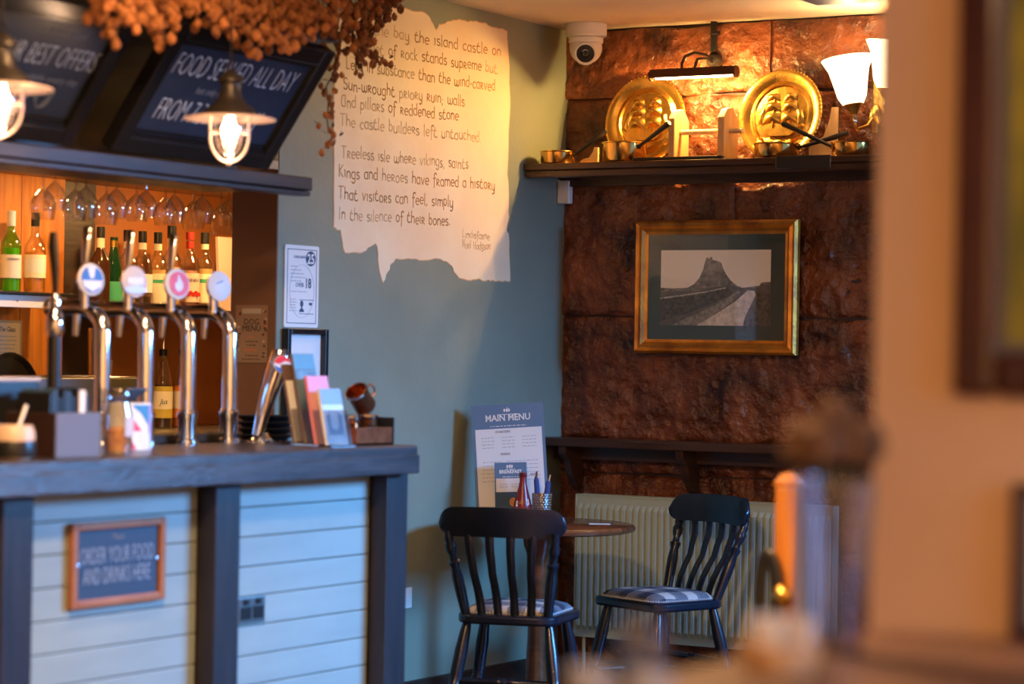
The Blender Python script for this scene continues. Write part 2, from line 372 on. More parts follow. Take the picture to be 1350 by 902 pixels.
poem = [('In the bay the island castle on', -1.555, -.541, 2.576, 1), ('Its feet of rock stands supreme but', -1.61, -.569, 2.503, 1), ('Less in substance than the wind-carved', -1.64, -.584, 2.430, 1),
        ('Sun-wrought priory ruin; walls', -1.656, -.814, 2.352, 1), ('And pillars of reddened stone', -1.668, -.856, 2.290, 1), ('The castle builders left untouched.', -1.671, -.682, 2.217, 2),
        ('Treeless isle where vikings, saints', -1.658, -.777, 2.104, 2), ('Kings and heroes have framed a history', -1.675, -.571, 2.030, 1), ('That visitors can feel, simply', -1.673, -.885, 1.950, 1), ('In the silence of their bones.', -1.67, -.905, 1.876, 1)]
for s, y0, y1, z, k in poem:
    script_line('painted_word', s, y0, y1, z, XH, (M_ink1, M_ink2)[k-1], slope=.022)
script_line('painted_word', 'Lindisfarne', -.813, -.605, 1.85, .018, M_ink2, .0035)
script_line('painted_word', 'Noel Hodgson', -.812, -.598, 1.810, .018, M_ink2, .0035)

# ------------------------------------------------------------------ bar: canopy, bulkhead, back bar shell
bm = B(); b2(bm, (.0, -5.2, 1.965), (.29, -2.67, CZ-.002)); struct('trim_2', bm, M_darkwood)
can = thing('bar_canopy', 'dark stained timber canopy shelf running above the bar, chalkboards standing on it', 'canopy', (.2, -3.8, 1.905))
part('fascia_board', lambda b: b2(b, (.135, -1.5, .018), (.22, 1.375, .062)), M_darkwood, can, False, .004)
part('lower_lip', lambda b: b2(b, (.15, -1.5, 0), (.212, 1.375, .016)), M_darkwood, can, False, .003)
part('shelf_board', lambda b: b2(b, (-.198, -1.5, .02), (.134, 1.375, .058)), M_darkwood, can, False)
beam = bx('timber_rail', (.53, -5.0, 2.384), (.63, -2.59, 2.455), M_darkwood, bevel=.006)
tag(beam, 'dark timber rail behind the dried hops above the chalkboards', 'beam')
bm = B(); b2(bm, (-1.3, -5.2, 2.03), (0, -2.046, 2.06)); b2(bm, (-1.3, -2.046, 2.03), (-.205, .015, 2.06)); struct('trim_3', bm, pm('soffit_paint', (.55, .36, .19), .6))
bm = B(); b2(bm, (-.02, -5.2, 2.06), (0, -2.046, CZ)); struct('trim_4', bm, M_darkwood)
# downlights in the bar soffit
for k, (x, y) in enumerate(((-.62, -2.78), (-.62, -2.05), (-.62, -1.25))):
    d = thing('downlight', ('round recessed downlight in the bar soffit at the left edge of the picture', 'round recessed downlight in the soffit above the hanging glasses', 'round recessed downlight in the soffit above the bottle shelf')[k], 'downlight', (x, y, 2.029), group='bar soffit downlights')
    part('trim_ring', lambda b: lathe(b, [(.034, 0), (.045, 0), (.045, -.006), (.034, -.004)], 20, cap=False), M_chrome, d)
    part('lamp_lens', lambda b: lathe(b, [(.0, -.001), (.034, -.001), (.034, .0), (0, .0)], 20, cap=False), emit('downlight_glow', (1, .62, .28), 12), d)
    area('downlight_lamp', (x, y, 2.02), (x-.25, y, 1.4), .06, .06, (5, 6.5, 7.5)[k], (1, .52, .17))
# pine panel, dark upright, orange board at the back
pine = thing('pine_panelling', 'orange pine board panelling behind the bar', 'panelling', (-1.13, -2.6, 0))
ys = [-2.6, -1.5, -1.02, -.55, -.28, -.01, .22, .47, .714]
for a, b in zip(ys, ys[1:]): bx('plank', (-.012, a+.0015, 1.0755), (.012, b-.0015, 2.029), M_pine, pine, .002)
tag(bx('dark_upright', (-1.21, -1.90, 1.0755), (-1.185, -1.63, 2.029), M_darkwood), 'dark wooden upright between pine panelling and bottle alcove', 'panel')
tag(bx('alcove_backboard', (-1.24, -1.629, 1.0755), (-1.215, -.55, 2.029), M_alcove), 'orange brown backboard behind the row of spirit bottles', 'panel')
bm = B(); b2(bm, (-1.3, -.55, 0), (-.2, -.5, 2.03)); struct('wall_bar_end', bm, M_alcove)
sh = bx('bottle_shelf', (-1.184, -1.87, 1.515), (-.86, -.56, 1.545), M_shelfwood, bevel=.003)
tag(sh, 'dark wooden shelf carrying the row of spirit bottles in the alcove', 'shelf')
gs = thing('glass_shelf', 'narrow shelf on a white bracket holding two whisky bottles on pine wall', 'shelf', (-1.0, -2.4, 1.575))
bx('shelf_board', (-.118, -.6, 0), (.10, .33, .012), M_black, gs, .002)
bx('bracket', (.07, -.6, -.045), (.085, .30, -.0005), M_white, gs, .002)
for y in (.03, .22, -.2): part('screw', lambda b: lathe(b, [(.004, 0), (.004, .002)], 8, T((.0855, y, -.022)) @ RY(PI/2)), M_steel, gs)
bc = thing('back_counter', 'steel topped back bar counter under the bottle shelf', 'counter', (-.9, -2, 0))
bx('steel_top', (-.399, -3, 1.045), (.25, 1.44, 1.075), M_steel, bc, .004)
bx('cabinet_body', (-.3, -3, 0), (.22, 1.44, 1.044), M_darkwood, bc)

# ------------------------------------------------------------------ bottles
def bottle(name, label, loc, prof, glass, parts, group, sc=1.0, cap=None, liquid=None):
    t = thing(name, label, 'bottle', loc, group=group)
    part('glass_body', lambda b: lathe(b, [(r*sc, z*sc) for r, z in prof], 18), glass, t)
    if liquid:
        lz, lm = liquid
        part('liquid', lambda b: lathe(b, [(0.0, .004), (prof[1][0]*sc*.90, .004), (prof[1][0]*sc*.90, lz*sc), (0, lz*sc)], 16, cap=False), lm, t)
    for nm, r, z0, z1, mt in parts:
        part(nm, lambda b: lathe(b, [(r*sc, z0*sc), (r*sc, z1*sc)], 18, cap=(nm in ('cap', 'stopper'))), mt, t)
    return t
P_std = [(.0, 0), (.036, .0), (.038, .012), (.038, .165), (.034, .185), (.018, .215), (.0145, .23), (.0145, .285), (.0, .285)]
P_tall = [(.0, 0), (.034, 0), (.036, .01), (.036, .10), (.030, .15), (.019, .205), (.014, .235), (.014, .268), (0, .268)]
P_round = [(0, 0), (.036, 0), (.039, .012), (.040, .15), (.036, .178), (.022, .20), (.0155, .212), (.015, .29), (0, .29)]
g_amber = glassm('amber_glass', (.95, .78, .5), .14); g_clear = M_glass; g_green = glassm('green_glass', (.45, .85, .22), .14)
M_dkgreen = pm('dark_green_bottle', (.006, .045, .016), .08, spec=.8)
M_cork = pm('black_cap', (.012, .014, .013), .3); M_lab = pm('cream_label', (.80, .72, .55), .6); M_whisky = pm('whisky', (.72, .28, .035), .1); M_grnliq = pm('green_liquor', (.33, .50, .06), .12)
M_goldfoil = pm('gold_foil', (.7, .45, .1), .25, metal=1); M_redcap = pm('red_cap', (.45, .03, .02), .35); M_greenlab = pm('green_label', (.06, .42, .22), .5); M_darkliq = pm('dark_liquor', (.05, .018, .008), .15)
M_paleliq = pm('pale_spirit', (.80, .55, .25), .1)
BG = 'bottles on the back bar'
bz = 1.5455
t = bottle('whisky_bottle', 'green glass whisky bottle with silver cap at the far left of the narrow shelf', (-1.0, -2.315, 1.5875), P_std, g_green, [('label', .0385, .05, .135, M_lab), ('cap', .0155, .24, .295, M_white)], BG, liquid=(.16, M_grnliq))
text('label_lettering', 'LAPHROAIG', .012, M_navyprint, t, T((0, 0, .115)) @ RZ(math.radians(-30)) @ frame_m((.040, -.028, 0), (0, 1, 0), (0, 0, 1)), .75)
t = bottle('whisky_bottle', 'amber whisky bottle with black cap and white label, right one on the narrow shelf', (-1.0, -2.185, 1.5875), P_round, g_clear, [('label', .041, .055, .14, M_lab), ('cap', .0165, .245, .296, M_cork)], BG, liquid=(.150, M_whisky))
part('label_panel', lambda b: lathe(b, [(.0415, .075), (.0415, .125)], 18, cap=False), M_white, t)
specs = [(-1.815, 1.0, 'spirit_bottle', 'dark spirit bottle with black cap in shadow beside the dark upright', P_std, M_darkliq, [('neck_label', .0155, .225, .262, M_lab), ('cap', .0165, .262, .305, M_cork)], None),
 (-1.737, .98, 'wine_bottle', 'dark green tapered bottle with gold foil neck and green label', P_tall, M_dkgreen, [('label', .0368, .02, .10, M_greenlab), ('foil', .0152, .236, .262, M_goldfoil), ('cap', .0155, .262, .275, M_dkgreen)], None),
 (-1.655, 1.02, 'spirit_bottle', 'clear gin bottle with black cap between green bottle and third tap handle', P_round, g_clear, [('label', .041, .04, .13, M_lab), ('neck_label', .0158, .225, .25, M_lab), ('cap', .0168, .252, .295, M_cork)], (.14, M_paleliq)),
 (-1.565, 1.02, 'spirit_bottle', 'clear bottle with black cap partly hidden by the second tap handle', P_round, g_clear, [('label', .041, .06, .13, M_paper), ('neck_label', .0158, .225, .25, M_lab), ('cap', .0168, .252, .295, M_cork)], (.045, M_darkliq)),
 (-1.47, 1.02, 'spirit_bottle', 'syrup bottle with cream label and green band, black capped', P_round, g_clear, [('label', .041, .015, .135, M_lab), ('label_band', .0413, .098, .112, M_greenlab), ('neck_label', .0158, .225, .25, M_lab), ('cap', .0168, .252, .295, M_cork)], (.15, M_paleliq)),
 (-1.385, 1.12, 'spirit_bottle', 'tallest black capped bottle behind the third tap handle', P_round, g_clear, [('label', .041, .06, .135, M_lab), ('neck_label', .0158, .222, .25, M_lab), ('cap', .0168, .252, .296, M_cork)], (.15, M_paleliq)),
 (-1.268, 1.05, 'syrup_bottle', 'clear syrup bottle with red cap and red fruit on the label', P_std, g_clear, [('label', .0386, .03, .14, pm('pink_label', (.72, .50, .42), .6)), ('neck_label', .0155, .235, .262, M_redcap), ('cap', .0165, .268, .297, M_redcap)], (.15, pm('pink_syrup', (.55, .30, .24), .2))),
 (-1.172, 1.05, 'spirit_bottle', 'black capped spirit bottle beside the leaning pale card', P_std, g_clear, [('label', .0386, .03, .14, M_lab), ('label_band', .039, .105, .12, M_greenlab), ('neck_label', .0155, .235, .255, M_lab), ('cap', .0168, .257, .300, M_cork)], (.16, M_paleliq))]
for y, sc, nm, lb, pr, gl, pts, liq in specs:
    t = bottle(nm, lb, (-1.0, y, bz), pr, gl, pts, BG, sc, liquid=liq)
    if 'syrup_bottle' == nm:
        text('label_lettering', 'MONIN', .021, M_navyprint, t, RZ(math.radians(-32)) @ frame_m((.0412, -.037, .112), (0, 1, 0), (0, 0, 1)), .85)
        part('fruit_print', lambda b: [lathe(b, [(0, 0), (.009, 0), (.009, .001), (0, .001)], 8, RZ(math.radians(-32)) @ frame_m((.0412, -.02+.011*k, .062+.006*(k % 2)), (0, 1, 0), (0, 0, 1)), cap=False) for k in range(5)], M_redcap, t)
card = bx('leaning_card', (-.006, -.085, 0), (.006, .11, .30), pm('pale_card', (.62, .46, .38), .6), M=T((-.96, -1.04, 1.5465)) @ RY(-.06))
tag(card, 'large pale pink card standing at the right end of the bottle shelf', 'card')
# syrup bottles with pourers on the back counter
P_syr = [(0, 0), (.037, 0), (.039, .01), (.039, .175), (.034, .20), (.022, .25), (.015, .275), (.0145, .295), (0, .295)]
M_yl = pm('yellow_label', (.55, .42, .07), .5); M_ol = pm('orange_label', (.85, .28, .03), .5)
for k, (y, lm, lb, tx) in enumerate(((-1.425, M_yl, 'yellow labelled squeeze bottle with black pourer on the back counter', 'Juice'), (-1.300, M_ol, 'orange labelled squeeze bottle with black pourer on the back counter', 'Orange'))):
    t = bottle('pourer_bottle', lb, (-1.0, y, 1.0755), P_syr, g_clear, [('label', .0396, .04, .165, lm), ('pourer_collar', .0165, .285, .312, M_cork)], BG, liquid=(.17, (M_darkliq, M_ol)[k]))
    part('pourer_spout', lambda b: tube(b, [(0, 0, .31), (0, 0, .33), (.004, 0, .355)], [.006, .004, .0025], 8), M_chrome, t)
    part('label_square', lambda b: lathe(b, [(.0400, .075), (.0400, .145)], 18, cap=False), M_lab, t)
    text('label_lettering', ('Jus', 'Bri')[k], .03, M_navyprint, t, RZ(math.radians(-32)) @ frame_m((.0405, -.025, .095), (0, 1, 0), (0, 0, 1)), .9, .3)
# steel tubs, tray, shaker, cup, spoon, wine list
tb = thing('steel_tub', 'long stainless steel tub with shiny rim on the back counter', 'tub', (-.84, -2.25, 1.0755))
part('tub_wall', lambda b: [b2(b, (-.12, -.45, 0), (.12, .33, .004)), b2(b, (-.12, -.45, 0), (-.116, .33, .205)), b2(b, (.116, -.45, 0), (.12, .33, .205)), b2(b, (-.12, -.45, 0), (.12, -.446, .205)), b2(b, (-.12, .326, 0), (.12, .33, .205))], M_steel, tb, False)
part('rim', lambda b: tube(b, [(-.122, -.45, .205), (.122, -.45, .205), (.122, .33, .205), (-.122, .33, .205)], .005, 8, closed=True), M_chrome, tb)
tray = thing('round_tray', 'round black bar tray standing upright before the wine list', 'tray', M=T((-1.075, -2.20, 1.0755)) @ RY(math.radians(82)))
part('tray_dish', lambda b: lathe(b, [(0, .004), (.125, .004), (.140, .018), (.146, .018), (.146, .012), (.128, -.002), (0, -.002)], 36, T((-.146, 0, 0)), cap=False), M_black, tray)
wl_ = thing('wine_list', 'framed paper wine list pinned on the pine panelling', 'sign', M=FX(-1.1175, -2.365, 1.335))
bx('frame', (0, 0, 0), (.243, .15, .004), pm('pewter', (.45, .43, .36), .4), wl_)
bx('paper', (.010, .010, .0042), (.233, .14, .005), M_lab, wl_)
text('lettering', 'Wine By The Glass', .026, M_navyprint, wl_, T((.121, .108, .0054)), .85, align='CENTER')
fine_lines('small_print', wl_, T((0, 0, .0054)), [(.03, .21, .09), (.025, .215, .075), (.03, .21, .06), (.04, .20, .045), (.03, .21, .03)], M_greyprint, .004)
shk = thing('cocktail_shaker', 'tall steel cocktail shaker cup standing behind the first tap', 'shaker', (-.98, -1.84, 1.0755))
part('cup', lambda b: lathe(b, [(0, 0), (.034, 0), (.045, .385), (.046, .388), (.043, .388), (.032, .006), (0, .006)], 24, cap=False), M_steel, shk)
cc = thing('copper_cup', 'hammered copper cup beside the steel shaker on back counter', 'cup', (-.80, -1.86, 1.0755))
part('cup', lambda b: lathe(b, [(0, 0), (.03, 0), (.042, .19), (.043, .2), (.040, .2), (.028, .006), (0, .006)], 24, cap=False), M_copper, cc)
sp = thing('bar_spoon', 'steel spoon handle sticking up from the steel tub', 'spoon', (-.80, -1.985, 1.081))
part('handle', lambda b: tube(b, [(0, 0, 0), (0, 0, .2), (.0, .006, .262)], [.004, .004, .009], 8, sq=(1, .6)), M_chrome, sp)
# ------------------------------------------------------------------ hanging glasses
def wineglass(label, loc, h, rb):
    t = thing('wine_glass', label, 'glass', loc, group='glasses hanging in the rack')
    p = [(.032, 0), (.033, -.002), (.006, -.006), (.004, -.02), (.004, -h*.40), (.010, -h*.44), (rb*.75, -h*.56), (rb, -h*.70), (rb*.97, -h*.85), (rb*.86, -h)]
    part('bowl', lambda b: lathe(b, p, 16, cap=False), M_glass, t); return t
gl = []
for r, (x, n, y0, y1, h, rb) in enumerate(((-.30, 9, -2.88, -1.62, .175, .040), (-.42, 9, -2.80, -1.50, .185, .043), (-.54, 9, -2.72, -1.38, .185, .043))):
    rail = bx('glass_rail', (x-.03, -3.2, 2.005), (x-.012, -1.3, 2.0295), M_darkwood)
    tag(rail, ('front', 'middle', 'rear')[r]+' wooden rail of the hanging glass rack', 'rack', 'glass rack rails')
    if r == 2: continue
    for k in range(n):
        y = y0+(y1-y0)*k/(n-1)
        wineglass(('leftmost', 'second from left', 'third from left', 'fourth from left', 'middle', 'fourth from right', 'third from right', 'second from right', 'rightmost')[k]+' wine glass hanging upside down in the '+('front', 'rear')[r]+' row of the bar rack', (x, y, 2.004), h*random.uniform(.9, 1.02), rb)
# ------------------------------------------------------------------ chalkboards on the canopy
def chalkboard(label, y0, y1, lines):
    o = Vector((.40, y0, 1.986)); L = math.hypot(.262, .365)
    M = frame_m(o, (0, 1, 0), (.262, 0, .365)); W = y1-y0
    t = thing('chalkboard', label, 'chalkboard', M=M, group='chalkboards above the bar')
    fwd = .055
    part('slate', lambda b: b2(b, (fwd, fwd, -.012), (W-fwd, L-fwd, 0)), M_slate, t, False)
    for nm, lo, hi in (('frame_side', (0, 0, -.03), (fwd, L, .022)), ('frame_side', (W-fwd, 0, -.03), (W, L, .022)), ('frame_rail', (fwd, 0, -.03), (W-fwd, fwd, .022)), ('frame_rail', (fwd, L-fwd, -.03), (W-fwd, L, .022))):
        bx(nm, lo, hi, M_frameblk, t, .006)
    part('frame_bead', lambda b: [b2(b, (fwd, fwd, 0), (W-fwd, fwd+.010, .010)), b2(b, (fwd, fwd+.016, 0), (W-fwd, fwd+.024, .006)), b2(b, (fwd, L-fwd-.012, 0), (W-fwd, L-fwd, .012))], M_frameblk, t, False)
    for s, x, y, sz, xs, mt, al in lines: text('lettering', s, sz, mt, t, T((x, y, .0006)), xs, .12, al, bold=-.0026 if sz > .05 else 0)
    return t, L, W
c1, L, W = chalkboard('black framed chalkboard reading food served all day, right of the two', -3.454, -2.67, [('FOOD SERVED ALL DAY', .392, .275, .112, .50, M_chalk, 'CENTER'), ('but only until', .33, .222, .036, .8, M_chalkdim, 'CENTER'), ('FROM 7.30AM DAILY', .375, .118, .112, .50, M_chalk, 'CENTER')])
c2, L, W = chalkboard('black framed chalkboard reading our best offers, cut by the left picture edge', -4.42, -3.63, [('in house food', .46, .335, .036, .9, M_chalkdim, 'LEFT'), ('DO OUR BEST OFFERS', .735, .235, .098, .52, M_chalk, 'RIGHT'), ('available every day', .70, .185, .030, 1.1, M_chalkdim, 'RIGHT')])
part('chalk_flourish', lambda b: tube(b, [(.42+.004*k, .12+.02*math.sin(k*.25), .001) for k in range(45)]+[(.60+.04*math.cos(a)*(1-a/14), .13+.04*math.sin(a)*(1-a/14), .001) for a in [k*.35 for k in range(2, 26)]], .003, 4), M_chalkdim, c2, False)
# ------------------------------------------------------------------ pendant lamps
def pendant(label, loc):
    t = thing('pendant_lamp', label, 'lamp', loc, group='pendant lamps over the bar')
    part('cord', lambda b: tube(b, [(0, 0, .145), (.002, 0, .4), (0, 0, CZ-loc[2]-.02)], .003, 6), M_iron, t)
    part('ceiling_rose', lambda b: lathe(b, [(0, 0), (.04, 0), (.045, -.02), (.01, -.03), (0, -.03)], 16, T((0, 0, CZ-loc[2]-.001)), cap=False), M_lampmetal, t)
    part('hanging_loop', lambda b: tube(b, [(.012*math.cos(a), 0, .142+.014*math.sin(a)) for a in [2*PI*k/12 for k in range(12)]], .0025, 6, closed=True), M_iron, t)
    part('lamp_cap', lambda b: lathe(b, [(0, .137), (.012, .134), (.020, .125), (.036, .112), (.039, .100), (.028, .094), (.027, .075), (.033, .066), (.034, .055), (.048, .038), (.070, .020), (.078, .008), (.076, .004), (0, .004)], 24, cap=False), M_lampmetal, t)
    part('shade', lambda b: lathe(b, [(.06, .006), (.10, .002), (.131, -.005), (.133, -.009), (.128, -.010), (.09, -.003), (.05, .000)], 32, cap=False), M_shadein, t)
    part('glass_jar', lambda b: lathe(b, [(.038, .016), (.040, 0), (.040, -.06), (.034, -.09), (.018, -.108), (0, -.112)], 20, cap=False), M_glass, t)
    part('bulb', lambda b: lathe(b, [(0, .012), (.012, .008), (.014, -.01), (.024, -.035), (.022, -.055), (.010, -.068), (0, -.07)], 16, cap=False), M_bulb, t)
    cg = part('cage_ring', lambda b: tube(b, [(.056*math.cos(a), .056*math.sin(a), -.045) for a in [2*PI*k/24 for k in range(24)]], .0035, 6, closed=True), M_shadein, t)
    for q in range(2):
        part('cage_wire', lambda b: tube(b, [Vector((.056*math.cos(a), 0, -.055+.075*math.sin(a) if a > PI else -.045)) for a in [PI+PI*k/14 for k in range(15)]], .0038, 6), M_shadein, t, M=RZ(q*PI/2+.5))
        for s in (0, PI): part('cage_post', lambda b: tube(b, [(.056, 0, .006), (.056, 0, -.055)], .0038, 6), M_shadein, t, M=RZ(q*PI/2+.5+s))
    part('cage_knob', lambda b: lathe(b, [(0, -.126), (.007, -.128), (.008, -.135), (0, -.142)], 10, cap=False), M_shadein, t)
    point('pendant_light', (loc[0], loc[1], loc[2]-.12), 2.2, (1, .62, .36), .03)
pendant('fisherman style pendant lamp with caged bulb before the food served chalkboard', (.88, -3.485, 2.058))
pendant('fisherman style pendant lamp with caged bulb, cut off by left picture edge', (.88, -4.435, 2.052))
# ------------------------------------------------------------------ dried hop garland
def cone_mesh(seed):
    r = random.Random(seed); bm = B(); n = 6
    prof = [(.0, .0), (.45, .10), (.85, .28), (1.0, .5), (.85, .72), (.5, .9), (0, 1)]
    rings = []
    for i, (a, t) in enumerate(prof):
        ring = []
        for k in range(n*2):
            q = 2*PI*(k+(i % 2))/(n*2); f = 1.22 if k % 2 == 0 else .80
            ring.append(bm.verts.new((.0115*a*f*math.cos(q)*r.uniform(.9, 1.1), .0115*a*f*math.sin(q)*r.uniform(.9, 1.1), -.034*t-(.004 if k % 2 == 0 else 0))))
        rings.append(ring)
    for a, b in zip(rings, rings[1:]):
        for k in range(n*2): bm.faces.new((a[k], a[(k+1) % (n*2)], b[(k+1) % (n*2)], b[k]))
    bmesh.ops.remove_doubles(bm, verts=bm.verts, dist=.0002); bmesh.ops.recalc_face_normals(bm, faces=bm.faces)
    me = bpy.data.meshes.new('hop_cone'); bm.to_mesh(me); bm.free(); me.materials.append(M_hop); return me
cones = [cone_mesh(k) for k in range(4)]
lb_ = B(); prism(lb_, [(0, 0), (.012, .016), (.008, .034), (0, .048), (-.010, .032), (-.013, .014)], .001)
bmesh.ops.translate(lb_, verts=lb_.verts, vec=(0, 0, 0)); leafme = bpy.data.meshes.new('dry_leaf'); lb_.to_mesh(leafme); lb_.free(); leafme.materials.append(M_leaf)
def inst(name, me, parent, M):
    o = bpy.data.objects.new(name, me); COL.objects.link(o); o.parent = parent; o.matrix_basis = M; return o
strands = [(0.95, -4.17, 2.27, 2.3), (0.94, -4.13, 2.26, 2.3), (0.93, -4.1, 2.25, 2.31), (0.92, -4.04, 2.2, 2.32), (0.91, -4.01, 2.27, 2.32), (0.9, -3.98, 2.27, 2.33), (0.89, -3.93, 2.27, 2.33), (0.88, -3.88, 2.29, 2.34), (0.87, -3.83, 2.25, 2.35), (0.86, -3.79, 2.27, 2.35), (0.84, -3.74, 2.23, 2.36), (0.84, -3.7, 2.29, 2.37), (0.83, -3.67, 2.32, 2.37), (0.8, -3.53, 2.36, 2.39),
 (0.79, -3.48, 2.33, 2.4), (0.78, -3.44, 2.29, 2.4), (0.77, -3.39, 2.33, 2.41), (0.76, -3.35, 2.31, 2.42), (0.75, -3.3, 2.33, 2.42), (0.74, -3.26, 2.32, 2.43), (0.73, -3.22, 2.31, 2.44), (0.72, -3.17, 2.27, 2.44), (0.71, -3.13, 2.34, 2.45), (0.7, -3.08, 2.33, 2.45), (0.69, -3.04, 2.32, 2.46), (0.69, -3.0, 2.3, 2.47), (0.68, -2.95, 2.33, 2.47), (0.67, -2.91, 2.33, 2.48), (0.66, -2.87, 2.35, 2.48), (0.65, -2.81, 2.37, 2.49), (0.64, -2.75, 2.39, 2.5), (0.61, -2.68, 2.39, 2.51), (0.59, -2.59, 2.38, 2.52), (0.56, -2.51, 2.39, 2.54), (0.54, -2.44, 2.39, 2.55), (0.52, -2.36, 2.39, 2.56), (0.49, -2.28, 2.35, 2.57), (0.47, -2.21, 2.4, 2.58), (0.45, -2.13, 2.45, 2.59), (0.43, -2.06, 2.5, 2.6), (0.42, -2.01, 2.54, 2.61), (0.4, -1.95, 2.58, 2.62)]
bunches = [(0, 13, 'bunch of dried orange hops hanging left of the two chalkboards gap'), (13, 23, 'bunch of dried hops hanging over the top of the right chalkboard'), (23, 31, 'dense bunch of dried hops above the right chalkboard corner'), (31, 42, 'dark dried hops trailing over the parchment poem at the garland end')]
rh = random.Random(3)
for a, b, lb in bunches:
    S = []
    for i, (x, y, zb, zt) in enumerate(strands[a:b]):       # bunches over the right board hang clear in front of it
        k = 0 if a == 0 else (1 if a < 31 else max(0, 1-i/5))
        S.append((x+.082*k, y-.112*k, zb-.017*k, zt-.017*k))
    base = Vector((S[0][0], S[0][1], 2.62))
    t = thing('hop_bunch', lb, 'dried hops', base, group='dried hop garland')
    xo = 0
    bmv = B()
    tube(bmv, [Vector((s[0]+xo, s[1], s[3]+.10+.02*math.sin(i*2.1)))-base for i, s in enumerate(S)], .007, 6)
    paths = []
    for x, y, zb, zt in S:
        paths.append([Vector((x+xo, y, zt+.10)), Vector((x+xo+.01, y+.01, (zb+zt)/2+.04)), Vector((x+xo, y, zb+.02))])
    if a == 31:
        ls = [(-2.36, 2.423), (-2.376, 2.345), (-2.401, 2.305), (-2.443, 2.255), (-2.428, 2.202), (-2.435, 2.151), (-2.425, 2.106), (-2.395, 2.10), (-2.445, 2.052)]
        paths.append([Vector((.48, y, z+.01)) for y, z in ls])
        paths.append([Vector((.42, y, z)) for y, z in [(-2.184, 2.45), (-2.114, 2.43), (-2.044, 2.41), (-1.995, 2.40)]])
        paths.append([Vector((.44, y, z)) for y, z in [(-2.2, 2.5), (-2.19, 2.42), (-2.18, 2.36), (-2.17, 2.33)]])
    for p in paths: tube(bmv, [q-base for q in p], .0022, 5)
    obj('bine_stem', bmv, M_leaf, t, True)
    n = 0
    for pi_, p in enumerate(paths):
        long_ = len(p) > 3
        tot = sum((q-r).length for q, r in zip(p, p[1:])); cnt = int(tot/(.0088 if not long_ else .011))+2
        for k in range(cnt):
            f = (k+rh.random())/cnt*tot; 
            for q, r in zip(p, p[1:]):
                l = (r-q).length
                if f <= l: pos = q.lerp(r, f/l); break
                f -= l
            sp = .022 if not long_ else .014
            pos = pos-base+Vector((rh.gauss(0, sp), rh.gauss(0, sp), rh.uniform(-.008, .012)))
            sc = rh.uniform(.8, 1.15)*(1 if not long_ else .75)
            M = T(pos) @ RZ(rh.uniform(0, 6.28)) @ RX(rh.gauss(0, .35)) @ Matrix.Scale(sc, 4)
            if (a >= 31 and rh.random() < .30) : inst('dry_leaf', leafme, t, M @ RX(rh.uniform(1.8, 3.4)) @ Matrix.Scale(rh.uniform(.5, .8), 4))
            else: inst('hop_cone', cones[n % 4], t, M); n += 1
# ------------------------------------------------------------------ bar front
bar = thing('bar_counter', 'bar front of pale painted planks between dark timber posts', 'bar', (.86, -3.5, 0))
for k, (y0, y1) in enumerate(((-2.655, -2.535), (-3.530, -3.413), (-4.410, -4.292), (-5.30, -5.18))):
    bx('post', (-.034, y0+3.5, 0), (.03, y1+3.5, 1.010), M_postwood, bar, .004)
zs = [-.03+.0873*k for k in range(0, 13)]
for y0, y1 in ((-3.412, -2.656), (-4.291, -3.531), (-5.179, -4.411)):
    for a, b in zip(zs, zs[1:]):
        bx('plank', (-.058, y0+3.5, max(a, 0)+.0015), (-.035, y1+3.5, min(b, 1.009)-.0012), M_plank, bar, .003)
bx('carcass', (-.36, -1.79, 0), (-.059, .96, 1.009), M_darkwood, bar)
# worktop: front boards with a joint line
wt = thing('bar_worktop', 'thick blue grey stained timber bar top with rounded edge', 'bar top', (.55, -3.85, 1.012))
bx('front_board', (-.02, -1.5, .003), (.39, 1.295, .088), M_barwood, wt, .008)
bx('edge_moulding', (.385, -1.5, -.001), (.395, 1.297, .058), M_barwood, wt, .004)
bx('rear_board', (-.27, -1.5, .003), (-.022, 1.295, .088), M_barwood, wt, .004)
CT = 1.1002
# order sign
sg = thing('order_sign', 'wood framed slate sign reading order your food and drinks here', 'sign', M=FX(.8255, -4.088, .694))
Wd, Hd = .392, .230
bx('slate', (.02, .02, 0), (Wd-.02, Hd-.02, .010), pm('blue_slate', (.028, .045, .085), .5), sg)
M_oak = pm('warm_oak', (.28, .105, .04), .4, col2=(.36, .15, .06), scale=9)
for nm, lo, hi in (('frame_side', (0, 0, 0), (.022, Hd, .022)), ('frame_side', (Wd-.022, 0, 0), (Wd, Hd, .022)), ('frame_rail', (.022, 0, 0), (Wd-.022, .022, .022)), ('frame_rail', (.022, Hd-.022, 0), (Wd-.022, Hd, .022))): bx(nm, lo, hi, M_oak, sg, .004)
text('lettering', 'ORDER YOUR FOOD', .066, pm('worn_chalk', (.34, .43, .54), .9), sg, T((Wd/2, .115, .0104)), .50, align='CENTER', bold=-.0013)
text('lettering', 'AND DRINKS HERE', .066, pm('worn_chalk', (.34, .43, .54), .9), sg, T((Wd/2, .060, .0104)), .50, align='CENTER', bold=-.0013)
text('lettering', 'Please', .024, M_chalkdim, sg, T((Wd/2, .178, .0104)), .9, .3, 'CENTER')
for x in (.03, Wd-.03): part('screw', lambda b: lathe(b, [(0, .0), (.006, 0), (.005, .004), (0, .005)], 10, T((x, Hd/2, .0102)), cap=False), M_steel, sg)
so = thing('wall_socket', 'black and chrome double socket on the bar planks', 'socket', M=FX(.8255, -3.340, .590))
bx('plate', (0, 0, 0), (.132, .078, .007), M_steel, so, .003)
for x in (.012, .072):
    s_ = bx('outlet', (x, .012, .0072), (x+.048, .05, .010), M_black, so, .001)
    bx('switch', (x+.012, .056, .0072), (x+.034, .072, .013), M_black, so, .001)
